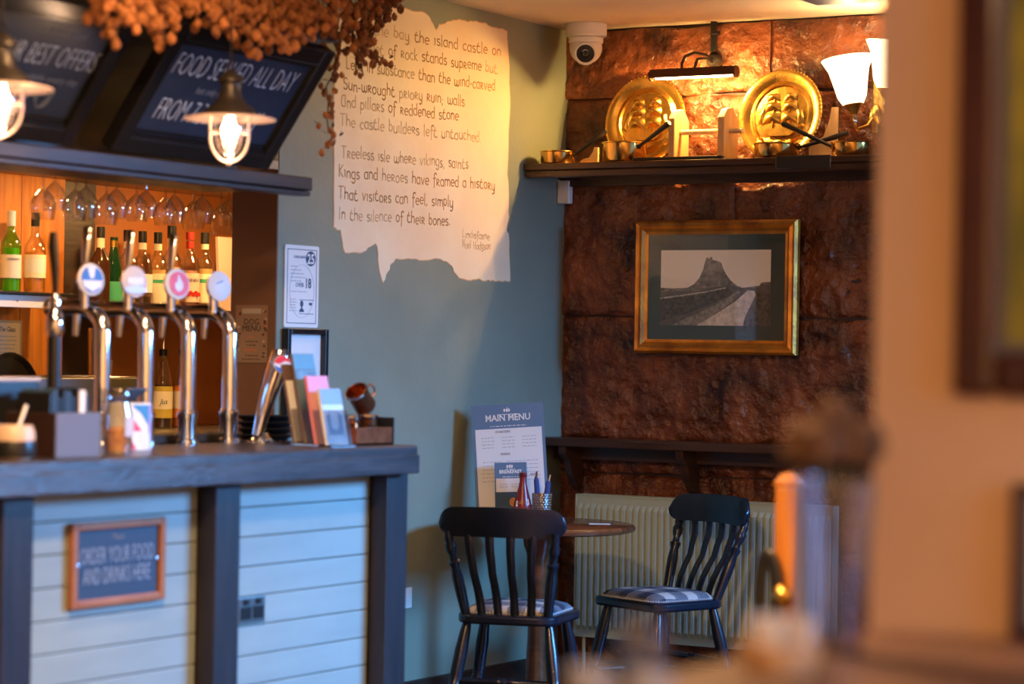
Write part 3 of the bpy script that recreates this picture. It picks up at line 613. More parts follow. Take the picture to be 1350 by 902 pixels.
# ------------------------------------------------------------------ beer fonts
def font(label, y, badge, handle=True, x=.46):
    t = thing('beer_font', label, 'beer tap', (x, y, CT), group='row of chrome beer taps')
    part('base_collar', lambda b: lathe(b, [(0, 0), (.036, 0), (.036, .012), (.028, .016), (.028, .075), (.031, .08), (.031, .10), (.024, .104), (0, .104)], 24, cap=False), M_chrome, t)
    part('column', lambda b: tube(b, [(0, 0, .10), (0, 0, .335)]+[(-.09+.09*math.cos(a), 0, .335+.075*math.sin(a)) for a in [PI/2*k/7 for k in range(1, 8)]]+[(-.19, 0, .408)], .0235, 18), M_chrome, t)
    part('pipe_cap', lambda b: lathe(b, [(0, 0), (.026, 0), (.026, .02), (.012, .032), (0, .032)], 16, T((-.19, 0, .408)) @ RY(-PI/2), cap=False), M_chrome, t)
    part('spout', lambda b: tube(b, [(-.10, 0, .40), (-.102, 0, .36), (-.105, 0, .325)], [.012, .011, .009], 12), M_chrome, t)
    D = T((-.03, -.025, .490)) @ RZ(math.radians(-12)) @ RY(math.radians(84)) @ Matrix.Scale(.82, 4)
    part('badge_neck', lambda b: lathe(b, [(0, 0), (.014, 0), (.014, .055), (.02, .06), (0, .06)], 14, T((-.055, -.02, .405)), cap=False), M_chrome, t)
    part('badge_bowl', lambda b: lathe(b, [(0, -.05), (.022, -.046), (.045, -.025), (.056, 0), (0, 0)], 24, D, cap=False), M_chrome, t)
    bd = part('badge_face', lambda b: lathe(b, [(0, .001), (.056, .001), (.058, .004), (.054, .007), (0, .009)], 28, D, cap=False), badge[0], t)
    for fn, mt in badge[1:]: part('badge_print', lambda b: fn(b, D @ T((0, 0, .0098)) @ RZ(PI/2)), mt, bd, False)
    if handle:
        h = part('handle', lambda b: tube(b, [(-.060, -.02, .525), (-.058, -.018, .56), (-.056, -.016, .60), (-.054, -.014, .64), (-.054, -.014, .646)], [.009, .013, .016, .016, .008], 10, sq=(.6, 1.0)), M_chrome, t)
        part('handle_ferrule', lambda b: lathe(b, [(.010, 0), (.014, .004), (.012, .02), (.009, .024)], 14, T((-.060, -.02, .51))), M_brass, h)
    return t
def disc(r, ex=1, oy=0, ox=0):
    return lambda b, M: prism(b, [(ox+r*math.cos(a), oy+r*ex*math.sin(a)) for a in [2*PI*k/24 for k in range(24)]], .0006, M)
def poly(pts, dz=.0003): return lambda b, M: prism(b, pts, .0006, M @ T((0, 0, dz)))
M_bw = pm('badge_white', (.68, .68, .68), .45); M_bb = pm('badge_blue', (.03, .12, .42), .45); M_br = pm('badge_red', (.70, .03, .03), .45); M_bg = pm('badge_grey', (.55, .53, .55), .3)
font('chrome beer tap with blue and white oval badge, first from the left', -3.524, (M_bw, (disc(.048), M_bb), (poly([(-.044, -.004), (.044, -.004), (.038, -.026), (0, -.044), (-.038, -.026)]), M_bw), (poly([(-.018, .046), (.018, .046), (.008, .004), (-.008, .004)]), M_bw)))
font('chrome beer tap with plain grey badge, second from the left', -3.326, (M_bg, (poly([(-.036, -.008), (.036, -.008), (.036, .014), (-.036, .014)]), M_bw), (disc(.052, .25, -.03), pm('badge_lilac', (.42, .38, .45), .3))))
font('chrome beer tap with white badge bearing a red flame emblem, third from the left', -3.122, (M_bw, (disc(.046, 1, 0, .004), M_br), (poly([(.004, .036), (.013, .014), (.021, .003), (.020, -.016), (.008, -.028), (-.006, -.028), (-.017, -.015), (-.015, .003), (-.006, .006)], .0008), M_bw)))
font('chrome beer tap with plain white round badge, nearest the dog menu', -2.912, (M_bw, (poly([(-.020, .006), (.016, .018), (.016, .022), (-.020, .010)]), M_bb)), False)
t = thing('slim_tap', 'slim black and chrome tap with paddle handle, far left of the row', 'beer tap', (.46, -3.735, CT))
part('stem', lambda b: tube(b, [(0, 0, 0), (0, 0, .32)], .020, 12), M_black, t)
part('collar', lambda b: lathe(b, [(0, .32), (.02, .32), (.026, .34), (.024, .38), (.014, .40), (.017, .42), (.010, .445), (0, .445)], 16, cap=False), M_chrome, t)
part('handle', lambda b: tube(b, [(0, 0, .44), (-.004, 0, .52), (-.012, 0, .58), (-.012, 0, .62)], [.009, .015, .018, .012], 10, sq=(.5, 1)), M_lampmetal, t)
dm = bx('drip_tray', (.29, -3.68, CT), (.418, -2.80, CT+.028), M_black, bevel=.004); tag(dm, 'long black drip tray behind the feet of the beer taps', 'drip tray')
# soda font
t = thing('soda_tap', 'leaning chrome soda tap with red white and blue ball emblem', 'soft drink tap', (.50, -2.79, CT))
part('base_plate', lambda b: lathe(b, [(0, 0), (.062, 0), (.060, .006), (.03, .014), (.018, .03), (0, .03)], 28, cap=False), M_chrome, t)
part('curved_body', lambda b: tube(b, [(-.01, -.01, .02), (0, 0, .08), (.012, .012, .15), (.028, .03, .22), (.036, .04, .27), (.036, .04, .295)], [.018, .022, .029, .034, .033, .024], 16), M_chrome, t)
part('spout', lambda b: tube(b, [(.02, .03, .24), (-.02, .05, .22), (-.03, .06, .14)], [.016, .013, .01], 10), M_black, t)
Eb = T((.060, .016, .248)) @ RZ(math.radians(-32)) @ RY(math.radians(84)) @ RZ(PI/2)
bdg = part('emblem', lambda b: prism(b, [(.028*math.cos(a), .028*math.sin(a)) for a in [2*PI*k/24 for k in range(24)]], .006, Eb), M_bw, t, False)
part('emblem_red', lambda b: prism(b, [(.027*math.cos(a), .027*math.sin(a)) for a in [math.radians(10+160*k/12) for k in range(13)]]+[(-.01, .0), (.01, .010)], .0068, Eb), M_br, bdg, False)
part('emblem_blue', lambda b: prism(b, [(.027*math.cos(a), .027*math.sin(a)) for a in [math.radians(190+160*k/12) for k in range(13)]]+[(.01, -.004), (-.01, -.012)], .0068, Eb), M_bb, bdg, False)
# ------------------------------------------------------------------ things on the bar top
cdy = thing('cutlery_caddy', 'grey blue box caddy packed with dark napkins and cutlery on the bar', 'caddy', (.76, -4.07, CT))
M_cad = pm('caddy_grey', (.13, .125, .15), .5); M_cadbrown = pm('caddy_brown', (.03, .012, .008), .5)
part('box', lambda b: [b2(b, (.078, -.09, 0), (.084, .09, .118)), b2(b, (-.09, -.09, 0), (-.084, .09, .118)), b2(b, (-.09, .084, 0), (.084, .09, .118)), b2(b, (-.084, -.084, 0), (.078, .084, .006))], M_cad, cdy, False, .002)
bx('side_board', (-.09, -.096, 0), (.084, -.0905, .118), M_cadbrown, cdy, .002)
nap = thing('napkin_stack', 'dark napkins and black sleeves standing in the grey caddy', 'napkins', (.757, -4.07, CT+.0065))
for k in range(9): bx('napkin', (-.06, -.082+.018*k, 0), (.055, -.068+.018*k, .165+.012*math.sin(k*2.3)), (M_black, M_navyprint, M_black)[k % 3], nap, .003)
bx('white_napkin', (.057, .03, .09), (.062, .055, .17), M_paper, nap, .002)
bk = thing('black_bin', 'black plastic bin with a pale rim behind the grey caddy', 'bin', (.55, -4.15, CT))
part('bin_wall', lambda b: [b2(b, (-.08, -.16, 0), (.08, -.155, .20)), b2(b, (-.08, .155, 0), (.08, .16, .20)), b2(b, (.075, -.155, 0), (.08, .155, .20)), b2(b, (-.08, -.155, 0), (-.075, .155, .20)), b2(b, (-.075, -.155, 0), (.075, .155, .005))], M_black, bk, False, .002)
part('rim', lambda b: tube(b, [(-.08, -.16, .202), (.08, -.16, .202), (.08, .16, .202), (-.08, .16, .202)], .006, 6, closed=True), M_bg, bk)
ho = thing('handled_pot', 'cream and black pot with a tilted spoon at the far left of the bar', 'pot', (.85, -4.335, CT))
part('pot_body', lambda b: lathe(b, [(0, 0), (.045, 0), (.058, .03), (.058, .07), (.05, .09), (.046, .09), (.05, .068), (.05, .032), (.04, .008), (0, .008)], 20, cap=False), pm('cream_glaze', (.60, .45, .33), .4), ho)
part('dark_band', lambda b: lathe(b, [(.0585, .008), (.060, .02), (.060, .045), (.0585, .05)], 20, cap=False), M_black, ho)
part('spoon', lambda b: tube(b, [(0, -.01, .02), (.0, .05, .14)], .005, 8), M_bg, ho)
jar = thing('glass_jar', 'clear glass storage jar with pale lid and orange contents', 'jar', (.79, -3.845, CT))
part('glass_body', lambda b: lathe(b, [(0, 0), (.036, 0), (.039, .01), (.039, .11), (.031, .135), (.031, .15)], 22, cap=False), M_glass, jar)
part('lid', lambda b: lathe(b, [(.033, .15), (.034, .152), (.034, .175), (.030, .18), (0, .18)], 22, cap=False), glassm('lid_glass', (.85, .82, .82), .3), jar)
part('contents', lambda b: lathe(b, [(0, .005), (.034, .006), (.035, .065), (.02, .075), (0, .072)], 18, cap=False), pm('spice_orange', (.42, .15, .04), .7, col2=(.6, .33, .14), scale=40), jar)
part('label', lambda b: b2(b, (.0395, -.018, .05), (.0405, .018, .105)), M_bg, jar, False)
ch = thing('charity_box', 'open card collection box printed red white and blue beside the jar', 'box', (.63, -3.60, CT), math.radians(-8))
bx('carton', (-.045, -.04, 0), (.045, .04, .135), M_paper, ch, .002)
Mp = FX(.0452, -.04, 0)
part('blue_print', lambda b: prism(b, [(.003, .13), (.077, .13), (.077, .06), (.04, .105)], .0006, Mp), pm('teal_print', (.04, .22, .42), .5), ch, False)
part('red_print', lambda b: [prism(b, [(.003, .055), (.003, .10), (.045, .055)], .0006, Mp), prism(b, [(.003, .003), (.003, .035), (.025, .003)], .0006, Mp)], M_br, ch, False)
part('white_print', lambda b: prism(b, [(.028, .050), (.072, .050), (.076, .006), (.05, .006)], .0008, Mp), M_bw, ch, False)
bx('purple_edge', (.0453, .028, .004), (.0459, .0395, .13), pm('violet_print', (.30, .25, .55), .5), ch)
fl_ = part('open_flap', lambda b: b2(b, (-.045, -.04, 0), (.043, .04, .004)), M_navyprint, ch, False, M=T((0, 0, .136)) @ RY(math.radians(-28)) @ T((0, 0, .02)))
# leaflet rack
lr = thing('leaflet_rack', 'clear stepped leaflet rack standing at the right end of bar', 'leaflet rack', (.80, -2.885, CT), math.radians(-10))
part('base', lambda b: b2(b, (-.17, -.05, 0), (.09, .055, .006)), M_glass, lr, False)
for k in range(4): part('divider', lambda b: b2(b, (-.001, -.05, 0), (.001, .055, .11)), M_glass, lr, False, M=T((.078-.047*k, 0, .006)) @ RY(math.radians(-14)))
M_l = [pm('leaflet_blue', (.20, .30, .52), .45), pm('leaflet_pink', (.72, .24, .32), .45), pm('leaflet_teal', (.10, .24, .33), .45), pm('leaflet_brown', (.16, .10, .08), .5)]
M_l2 = [pm('leaflet_sky', (.55, .64, .80), .4, col2=(.25, .42, .66), scale=14), pm('leaflet_rose', (.66, .30, .30), .45, col2=(.76, .42, .34), scale=14), pm('leaflet_sea', (.05, .10, .15), .45, col2=(.2, .33, .4), scale=12), M_paper]
for k, (h, lb) in enumerate(((.175, 'pale blue leaflet with a sea arch picture, nearest in the rack'), (.215, 'pink topped leaflet, second in the rack'), (.285, 'teal blue leaflet, third and tallest of the coloured ones'), (.25, 'brown edged white leaflet at the rear of rack'))):
    M = lr.matrix_basis.copy(); base = T((.80, -2.885, CT)) @ RZ(math.radians(-10))
    t = thing('leaflet', lb, 'leaflet', M=base @ T((.071-.047*k, 0, .0075)) @ RY(math.radians(-14)), group='leaflets in the rack')
    bx('booklet', (-.013, -.046, 0), (-.002, .046, h), (M_l[k], M_l[1], M_l[3], M_l[3])[k] if k else M_paper, t, .001)
    bx('cover_band', (-.0018, -.045, h-.05), (-.0006, .045, h-.001), M_l[k], t)
    bx('cover_picture', (-.0018, -.045, .004), (-.0008, .045, h-.052), M_l2[k], t)
    if k == 0:
        part('arch_picture', lambda b: prism(b, [(.014, .03), (.014, .09), (.028, .10), (.028, .055), (.045, .045), (.062, .055), (.062, .10), (.078, .09), (.078, .03)], .0006, FX(-.0006, -.045, 0)), pm('arch_blue', (.12, .26, .50), .5), t, False)
# stack of black dishes, copper cups in wooden tray, framed notice
ps = (.62, -2.55)
for k in range(4):
    o = thing('black_dish', ('lowest', 'second lowest', 'second highest', 'topmost')[k]+' of the stacked black dishes behind the soda tap', 'dish', (.41, -2.655, CT+.0205*k), group='stack of black dishes')
    part('dish', lambda b: lathe(b, [(0, 0), (.07, 0), (.092, .016), (.096, .019), (.09, .019), (.068, .005), (0, .005)], 32, cap=False), M_black, o)
ca = thing('wooden_tray', 'small wooden open box holding copper mugs at the bar end', 'box', (.78, -2.67, CT))
part('tray_box', lambda b: [b2(b, (-.07, -.10, 0), (.07, .10, .008)), b2(b, (.062, -.10, 0), (.07, .10, .055)), b2(b, (-.07, -.10, 0), (-.062, .10, .055)), b2(b, (-.062, -.10, 0), (.062, -.092, .055))], M_table, ca, False, .002)
bx('end_panel', (-.07, .1005, 0), (.074, .106, .085), M_black, ca, .002)
def mug(label, M, loc=None):
    t = thing('copper_mug', label, 'mug', M=M, group='copper mugs in the wooden box')
    part('mug_body', lambda b: lathe(b, [(0, 0), (.030, 0), (.036, .01), (.034, .075), (.037, .08), (.033, .08), (.030, .012), (0, .006)], 22, cap=False), M_copper, t)
    part('rim_band', lambda b: lathe(b, [(.0345, .068), (.038, .072), (.038, .082), (.0345, .084)], 22, cap=False), M_chrome, t)
    part('handle', lambda b: tube(b, [(.034, 0, .06), (.055, 0, .058), (.06, 0, .038), (.053, 0, .02), (.034, 0, .018)], .0035, 8), M_copper, t)
mug('copper mug standing at the right end of the wooden box', T((.785, -2.622, CT+.010)) @ RZ(2.4))
mug('copper mug leaning on top of the other two', T((.788, -2.628, CT+.113)) @ RX(math.radians(48)) @ RZ(1.2))
mug('copper mug standing at the left end of the wooden box', T((.785, -2.718, CT+.0085)) @ RZ(-.6))
fn = thing('framed_notice', 'black framed white notice hung on the green wall under the age sign', 'notice', M=FX(.0012, -2.01, 1.10))
Wf, Hf = .25, .37
bx('notice_paper', (.02, .02, .004), (Wf-.02, Hf-.02, .008), M_paper, fn)
for nm, lo, hi in (('frame_side', (0, 0, 0), (.02, Hf, .03)), ('frame_side', (Wf-.02, 0, 0), (Wf, Hf, .03)), ('frame_rail', (.02, 0, 0), (Wf-.02, .02, .03)), ('frame_rail', (.02, Hf-.02, 0), (Wf-.02, Hf, .03))): bx(nm, lo, hi, M_frameblk, fn, .003)
# age check sign on the green wall, dog menu on the reveal
cs = thing('age_sign', 'white upright age check sign with 25 and over 18 on the green wall', 'sign', M=FX(.0012, -2.003, 1.4745))
Wc, Hc = .208, .294
part('board', lambda b: prism(b, rrect(Wc, Hc, .008, 3, Wc/2, Hc/2), .004), M_paper, cs, False)
Mz = lambda x, y: T((x, y, .0044))
part('border_line', lambda b: [b2(b, (.014, .014, .0042), (Wc-.014, .0165, .0048)), b2(b, (.014, Hc-.0165, .0042), (Wc-.014, Hc-.014, .0048)), b2(b, (.014, .014, .0042), (.0165, Hc-.014, .0048)), b2(b, (Wc-.0165, .014, .0042), (Wc-.014, Hc-.014, .0048))], M_navyprint, cs, False)
part('number_disc', lambda b: prism(b, [(.156+.030*math.cos(a), .248+.027*math.sin(a)) for a in [2*PI*k/28 for k in range(28)]], .0008, T((0, 0, .0042))), M_navyprint, cs, False)
text('lettering', '25', .050, M_paper, cs, T((.156, .230, .0052)), .9, align='CENTER', bold=.001)
text('lettering', 'CHALLENGE', .013, M_navyprint, cs, Mz(.052, .248), 1.0)
text('lettering', '18', .050, M_navyprint, cs, Mz(.122, .142), .8, bold=.001)
text('lettering', 'OVER', .022, M_navyprint, cs, Mz(.066, .145), .9)
fine_lines('small_print', cs, T((0, 0, .0043)), [(.035, .075, .218), (.035, .10, .205), (.035, .115, .192), (.035, .125, .179), (.035, .10, .166), (.035, .135, .128), (.03, .07, .10), (.03, .075, .09), (.03, .07, .08), (.03, .07, .07), (.03, .075, .06)], M_greyprint, .004, 5)
part('id_card', lambda b: [b2(b, (.09, .048, .0042), (.18, .05, .0046)), b2(b, (.09, .098, .0042), (.18, .10, .0046)), b2(b, (.15, .08, .0042), (.168, .09, .0046))], M_navyprint, cs, False)
part('figure_print', lambda b: [prism(b, [(.105+.010*math.cos(a), .085+.012*math.sin(a)) for a in [2*PI*k/16 for k in range(16)]], .0006, T((0, 0, .0042))), prism(b, [(.09, .055), (.12, .055), (.118, .063), (.11, .068), (.108, .076), (.102, .076), (.10, .068), (.092, .063)], .0006, T((0, 0, .0042)))], M_navyprint, cs, False)
part('arc_line', lambda b: tube(b, [(.105+.075*math.cos(a), .13+.095*math.sin(a), .0044) for a in [2*PI*k/40 for k in range(40)]], .0008, 4, closed=True), M_greyprint, cs, False)
dg = thing('dog_menu', 'brown dog menu sheet with cartoon bones border hung on the brown reveal', 'menu', M=FY(-.173, -2.0475, 1.346))
Wm, Hm = .141, .204
M_dog = pm('menu_brown', (.27, .19, .145), .6)
bx('sheet', (0, 0, 0), (Wm, Hm, .002), M_dog, dg)
dk = pm('dark_brown_print', (.02, .01, .008), .7)
bx('heading_strip', (.028, Hm-.030, .0021), (Wm-.028, Hm-.012, .0025), pm('strip_grey', (.45, .40, .36), .6), dg)
text('lettering', 'DOG', .030, dk, dg, T((Wm/2, .135, .0022)), 1.0, align='CENTER')
text('lettering', 'MENU', .030, dk, dg, T((Wm/2, .112, .0022)), 1.0, align='CENTER')
fine_lines('small_print', dg, T((0, 0, .0022)), [(.045, .10, .075), (.05, .09, .062), (.045, .10, .025), (.03, .11, .012)], dk, .003, 8)
fine_lines('orange_print', dg, T((0, 0, .0022)), [(.06, .08, .09), (.04, .10, .045)], pm('orange_print', (.55, .16, .05), .6), .005, 9)
bmd = [B(), B(), B()]
rr = random.Random(12)
for k in range(34):
    x = rr.choice((rr.uniform(.006, .02), rr.uniform(Wm-.02, Wm-.006))); y = rr.uniform(.006, Hm-.006)
    prism(bmd[k % 3], [(x+rr.uniform(.004, .007)*math.cos(a), y+rr.uniform(.003, .008)*math.sin(a)) for a in [2*PI*q/7 for q in range(7)]], .0004, T((0, 0, .0021+.0002*(k % 3))))
for k, c in enumerate(((.50, .40, .32), (.42, .14, .06), (.10, .05, .035))): obj('border_print', bmd[k], pm('border%d' % k, c, .6), dg)['kind'] = 'stuff'
ws = thing('wall_switch', 'white socket low on the green wall beside the bar end', 'socket', M=FX(.0012, -1.228, .41))
bx('plate', (0, 0, 0), (.085, .08, .008), M_white, ws, .003); bx('rocker', (.03, .025, .0082), (.055, .055, .011), M_white, ws, .002)
# ------------------------------------------------------------------ upper shelf on the stone wall
sf = thing('display_shelf', 'dark wooden shelf high on the stone wall with moulded front edge', 'shelf', (.8, -.17, 2.13))
bx('shelf_board', (-.798, -.18, .018), (.95, .135, .045), M_shelfwood, sf, .006)
bx('front_moulding', (-.790, -.172, -.012), (.95, -.13, .0175), M_shelfwood, sf, .006)
bx('wall_batten', (-.79, .11, -.03), (.95, .135, .0175), M_shelfwood, sf)
ST = 2.1755
def plate(label, x, tilt, rz):
    t = thing('brass_plate', label, 'plate', M=T((x, -.125, ST)) @ RZ(rz) @ RX(math.radians(-tilt)), group='embossed brass plates')
    D = T((0, 0, .188)) @ RX(PI/2)
    part('dish', lambda b: lathe(b, [(0, .002), (.118, .002), (.124, .010), (.130, .006), (.142, .002), (.156, .012), (.172, .020), (.184, .020), (.188, .014), (.184, .010), (.170, .010), (.15, -.002), (.12, -.006), (0, -.006)], 48, D, cap=False), M_brass, t)
    part('beaded_rim', lambda b: [lathe(b, [(0, .0052), (.0048, .0), (0, -.0052)], 6, D @ T((.185*math.cos(a), .185*math.sin(a), .018)), cap=False) for a in [2*PI*k/72 for k in range(72)]], M_brass, t)
    def ship(b):
        def sail(cx, cy, w, h, bl=.014, sk=.0):
            n = 6; g = []
            for j in range(n+1):
                row = []
                for i in range(n+1):
                    s, q = i/n, j/n; wx = w*(1-.18*q)
                    zz = bl*math.sin(PI*min(1, max(0, s)))*math.sin(PI*(.15+.85*(1-q)))
                    row.append(b.verts.new(D @ Vector((cx+(s-.5)*wx+sk*q-.012*math.sin(PI*s*.5)*0, cy+q*h-.008*math.sin(PI*s)*(1-q)*-1, .004+zz))))
                g.append(row)
            for j in range(n):
                for i in range(n): b.faces.new((g[j][i], g[j][i+1], g[j+1][i+1], g[j+1][i]))
        for cx, sc in ((-.038, 1.0), (.032, .95)):
            sail(cx*1.12, -.036, .084*sc, .046, .016); sail(cx*1.12, .014, .076*sc, .040, .016); sail(cx*1.12, .058, .060*sc, .032, .013)
        sail(-.096, -.04, .03, .075, .009, .016); sail(.092, -.04, .034, .062, .009, -.012)
        prism(b, [(-.085, -.048), (-.07, -.072), (-.04, -.085), (.05, -.085), (.075, -.066), (.088, -.040), (.06, -.052), (-.05, -.056)], .012, D @ T((0, 0, .003)))
        for x in (-.036, .034): b2(b, (x-.0015, -.06, .003), (x+.0015, .094, .008), D)
        for k in range(5): tube(b, [D @ Vector((-.10+.2*q/16, -.090-.005*k+.004*math.sin(q*1.4+k), .004)) for q in range(17)], .0018, 5)
        tube(b, [D @ Vector((-.085, -.05, .006)), D @ Vector((-.112, -.025, .006))], .002, 5)
        for k in range(6):
            a = -.6+k*.24; tube(b, [D @ Vector((.034, .09, .006)), D @ Vector((.034+.07*math.sin(a), -.045, .006))], .0009, 4)
    part('embossed_ship', ship, M_brass, t)
    return t
plate('embossed brass plate with sailing ship, left of the picture lamp', .437, 9, math.radians(-2))
plate('embossed brass plate with sailing ship, right of the picture lamp', 1.045, 9, math.radians(-4))
def stand(label, x, y, rz, h, w):
    t = thing('plate_stand', label, 'stand', (x, y, ST), rz)
    part('upright', lambda b: prism(b, [(0, 0), (w, 0), (w, h), (w*.78, h), (w*.72, h*.78), (w*.5, h*.45), (w*.2, h*.38), (0, h*.25)], .014, frame_m((-w/2, 0, 0), (1, 0, 0), (0, 0, 1))), M_tan, t, False, .002)
    part('foot', lambda b: b2(b, (-w/2, -.03, 0), (w/2, -.0145, .012)), M_tan, t, False)
stand('low curved tan wooden plate stand beside the leftmost pan', .215, -.165, 0, .075, .085)
stand('tall curved tan wooden plate stand right of right brass plate', 1.235, -.10, 0, .21, .12)
# wooden screw press
vp = thing('wooden_press', 'wooden screw press with two uprights and a threaded bar under the picture lamp', 'press', (.765, -.19, ST))
for x, sk in ((-.112, 1), (.108, -1)):
    part('upright', lambda b: prism(b, [(-.10, 0), (.03, 0), (.03, .17), (-.02, .215), (-.07, .205), (-.10, .17)], .028, frame_m((x-.014, 0, 0), (0, 1, 0), (0, 0, 1))), M_tan, vp, False, .003)
def thread(b):
    pr = []; z = 0
    while z < .31: pr += [(.0095, z), (.0115, z+.003), (.0095, z+.006)]; z += .0075
    lathe(b, pr, 12, T((-.135, -.045, .118)) @ RY(PI/2))
part('threaded_bar', thread, pm('pale_wood', (.66, .48, .28), .5), vp)
part('base_bar', lambda b: b2(b, (-.095, -.06, 0), (.09, -.02, .012)), M_tan, vp, False)
part('dark_knob', lambda b: lathe(b, [(0, 0), (.009, 0), (.009, .004), (0, .006)], 10, T((-.127, -.02, .13)) @ RY(-PI/2), cap=False), M_black, vp)
tag(bx('thin_tray', (.50, -.335, ST), (.90, -.305, ST+.014), M_iron, bevel=.004), 'thin dark metal tray lying along the shelf front below the press', 'tray')
mb = bx('metal_box', (1.145, -.356, 2.128), (1.375, -.3515, 2.178), pm('glossy_black', (.30, .33, .38), .18, metal=1), bevel=.001); tag(mb, 'glossy dark metal strip fixed on the shelf front at right', 'strip')
def pan(label, x, y, r, h, hdir, hl, hz, mat=M_panbrass):
    t = thing('brass_pan', label, 'saucepan', (x, y, ST), group='brass saucepans on the shelf')
    part('pan_body', lambda b: lathe(b, [(0, 0), (r*.92, 0), (r, .008), (r*1.02, h), (r*1.06, h+.002), (r*1.05, h+.006), (r*.98, h+.004), (r*.95, .010), (0, .006)], 32, cap=False), mat, t)
    d = Vector((math.cos(hdir), math.sin(hdir), 0))
    p0 = d*r*1.0+Vector((0, 0, h*.8)); p1 = d*(r+hl)+Vector((0, 0, h*.8+hz))
    part('handle', lambda b: tube(b, [p0, p0.lerp(p1, .12), p0.lerp(p1, .5), p0.lerp(p1, .97), p1], [.006, .007, .009, .012, .010], 10), M_iron, t)
    part('rivet_plate', lambda b: lathe(b, [(.010, -.004), (.010, .006), (0, .008)], 10, T(p0) @ d.to_track_quat('Z', 'Y').to_matrix().to_4x4()), M_iron, t)
pan('small brass saucepan with handle raised to the right, leftmost on the shelf', .122, -.275, .070, .048, .25, .135, .100)
pan('largest brass saucepan, in front of the left brass plate', .42, -.250, .088, .078, -.37, .185, .085)
pan('brass saucepan in front of the right brass plate, handle crossing another', 1.100, -.250, .088, .054, .1, .20, .052)
pan('brass saucepan at the right shelf end with handle pointing left', 1.415, -.245, .078, .052, PI+.12, .205, .095)
# picture light
pl = thing('picture_light', 'brown tubular picture lamp on a curved bracket above the shelf', 'lamp', (.71, -.01, 2.52))
part('conduit', lambda b: [b2(b, (-.012, -.035, .12), (.010, -.012, .243)), b2(b, (-.004, -.045, .19), (.022, -.012, .205))], M_black, pl, False, .002)
part('wall_mount', lambda b: lathe(b, [(0, 0), (.034, 0), (.034, .012), (.02, .028), (0, .03)], 20, T((.0, -.012, .085)) @ RX(PI/2), cap=False), M_iron, pl)
part('arm', lambda b: tube(b, [(0, -.03, .085), (-.005, -.08, .10), (-.03, -.14, .105), (-.05, -.185, .085), (-.055, -.2, .055), (-.055, -.20, .03)], .006, 10), M_iron, pl)
part('arm', lambda b: tube(b, [(0, -.03, .075), (.0, -.10, .085), (0, -.17, .075), (0, -.2, .03)], .006, 10), M_iron, pl)
part('hood', lambda b: [tube(b, [(-.188, -.205+.022*math.cos(a), .012+.022*math.sin(a)) , (.188, -.205+.022*math.cos(a), .012+.022*math.sin(a))], .0032, 4) for a in [math.radians(-45+255*k/28) for k in range(29)]], pm('hood_brown', (.10, .032, .014), .3, metal=.3), pl)
for x in (-.19, .19): part('hood_end', lambda b: lathe(b, [(0, -.004), (.024, -.004), (.024, .004), (0, .004)], 20, T((x, -.205, .012)) @ RY(PI/2), cap=False), pm('hood_brown', (0, 0, 0)), pl)
part('lamp_tube', lambda b: tube(b, [(-.17, -.205, .002), (.17, -.205, .002)], .009, 10), M_tube, pl)
for x in (.60, .71, .82): point('picture_lamp_light', (x, -.205, 2.511), 12.5, (1, .58, .17), .008)
# PIR sensor and CCTV
se = thing('wall_sensor', 'small white box sensor under the shelf in the wall corner', 'sensor', M=FY(-.0, -.03, 2.028))
bx('case', (.002, 0, 0), (.060, .098, .035), M_white, se, .006); bx('window_lens', (.016, .05, .0352), (.046, .085, .038), M_paper, se, .002)
bx('mount', (-.0, .094, 0), (.075, .10, .03), M_white, se)
cv = thing('security_camera', 'white dome security camera with black lens fixed to the ceiling corner', 'camera', (.185, -.165, CZ-.0005))
part('ceiling_base', lambda b: lathe(b, [(0, 0), (.083, 0), (.086, -.004), (.086, -.050), (.076, -.056), (0, -.056)], 32, cap=False), M_white, cv)
part('collar', lambda b: lathe(b, [(.070, -.058), (.072, -.060), (.072, -.076), (.068, -.08), (0, -.08)], 32, cap=False), M_white, cv)
part('ball', lambda b: lathe(b, [(.068*math.sin(a), -.098-.068*math.cos(a)) for a in [PI*k/14 for k in range(15)]], 28, cap=False), M_white, cv)
Dl = T((0, 0, -.10)) @ frame_m((0, 0, 0), (.859, .512, 0), Vector((0, 0, 1))) 
Dl = T((0, 0, -.112)) @ Vector((.45, -.86, -.28)).to_track_quat('Z', 'Y').to_matrix().to_4x4()
part('lens_ring', lambda b: lathe(b, [(.046, .042), (.049, .058), (.043, .064), (.036, .062)], 28, Dl, cap=False), M_white, cv)
part('lens', lambda b: lathe(b, [(.040, .058), (.036, .064), (.018, .066), (.016, .062), (0, .064)], 28, Dl, cap=False), M_black, cv)
part('lens_glass', lambda b: lathe(b, [(.014, .0635), (.010, .067), (0, .069)], 18, Dl, cap=False), pm('lens_green', (.01, .03, .03), .05), cv)
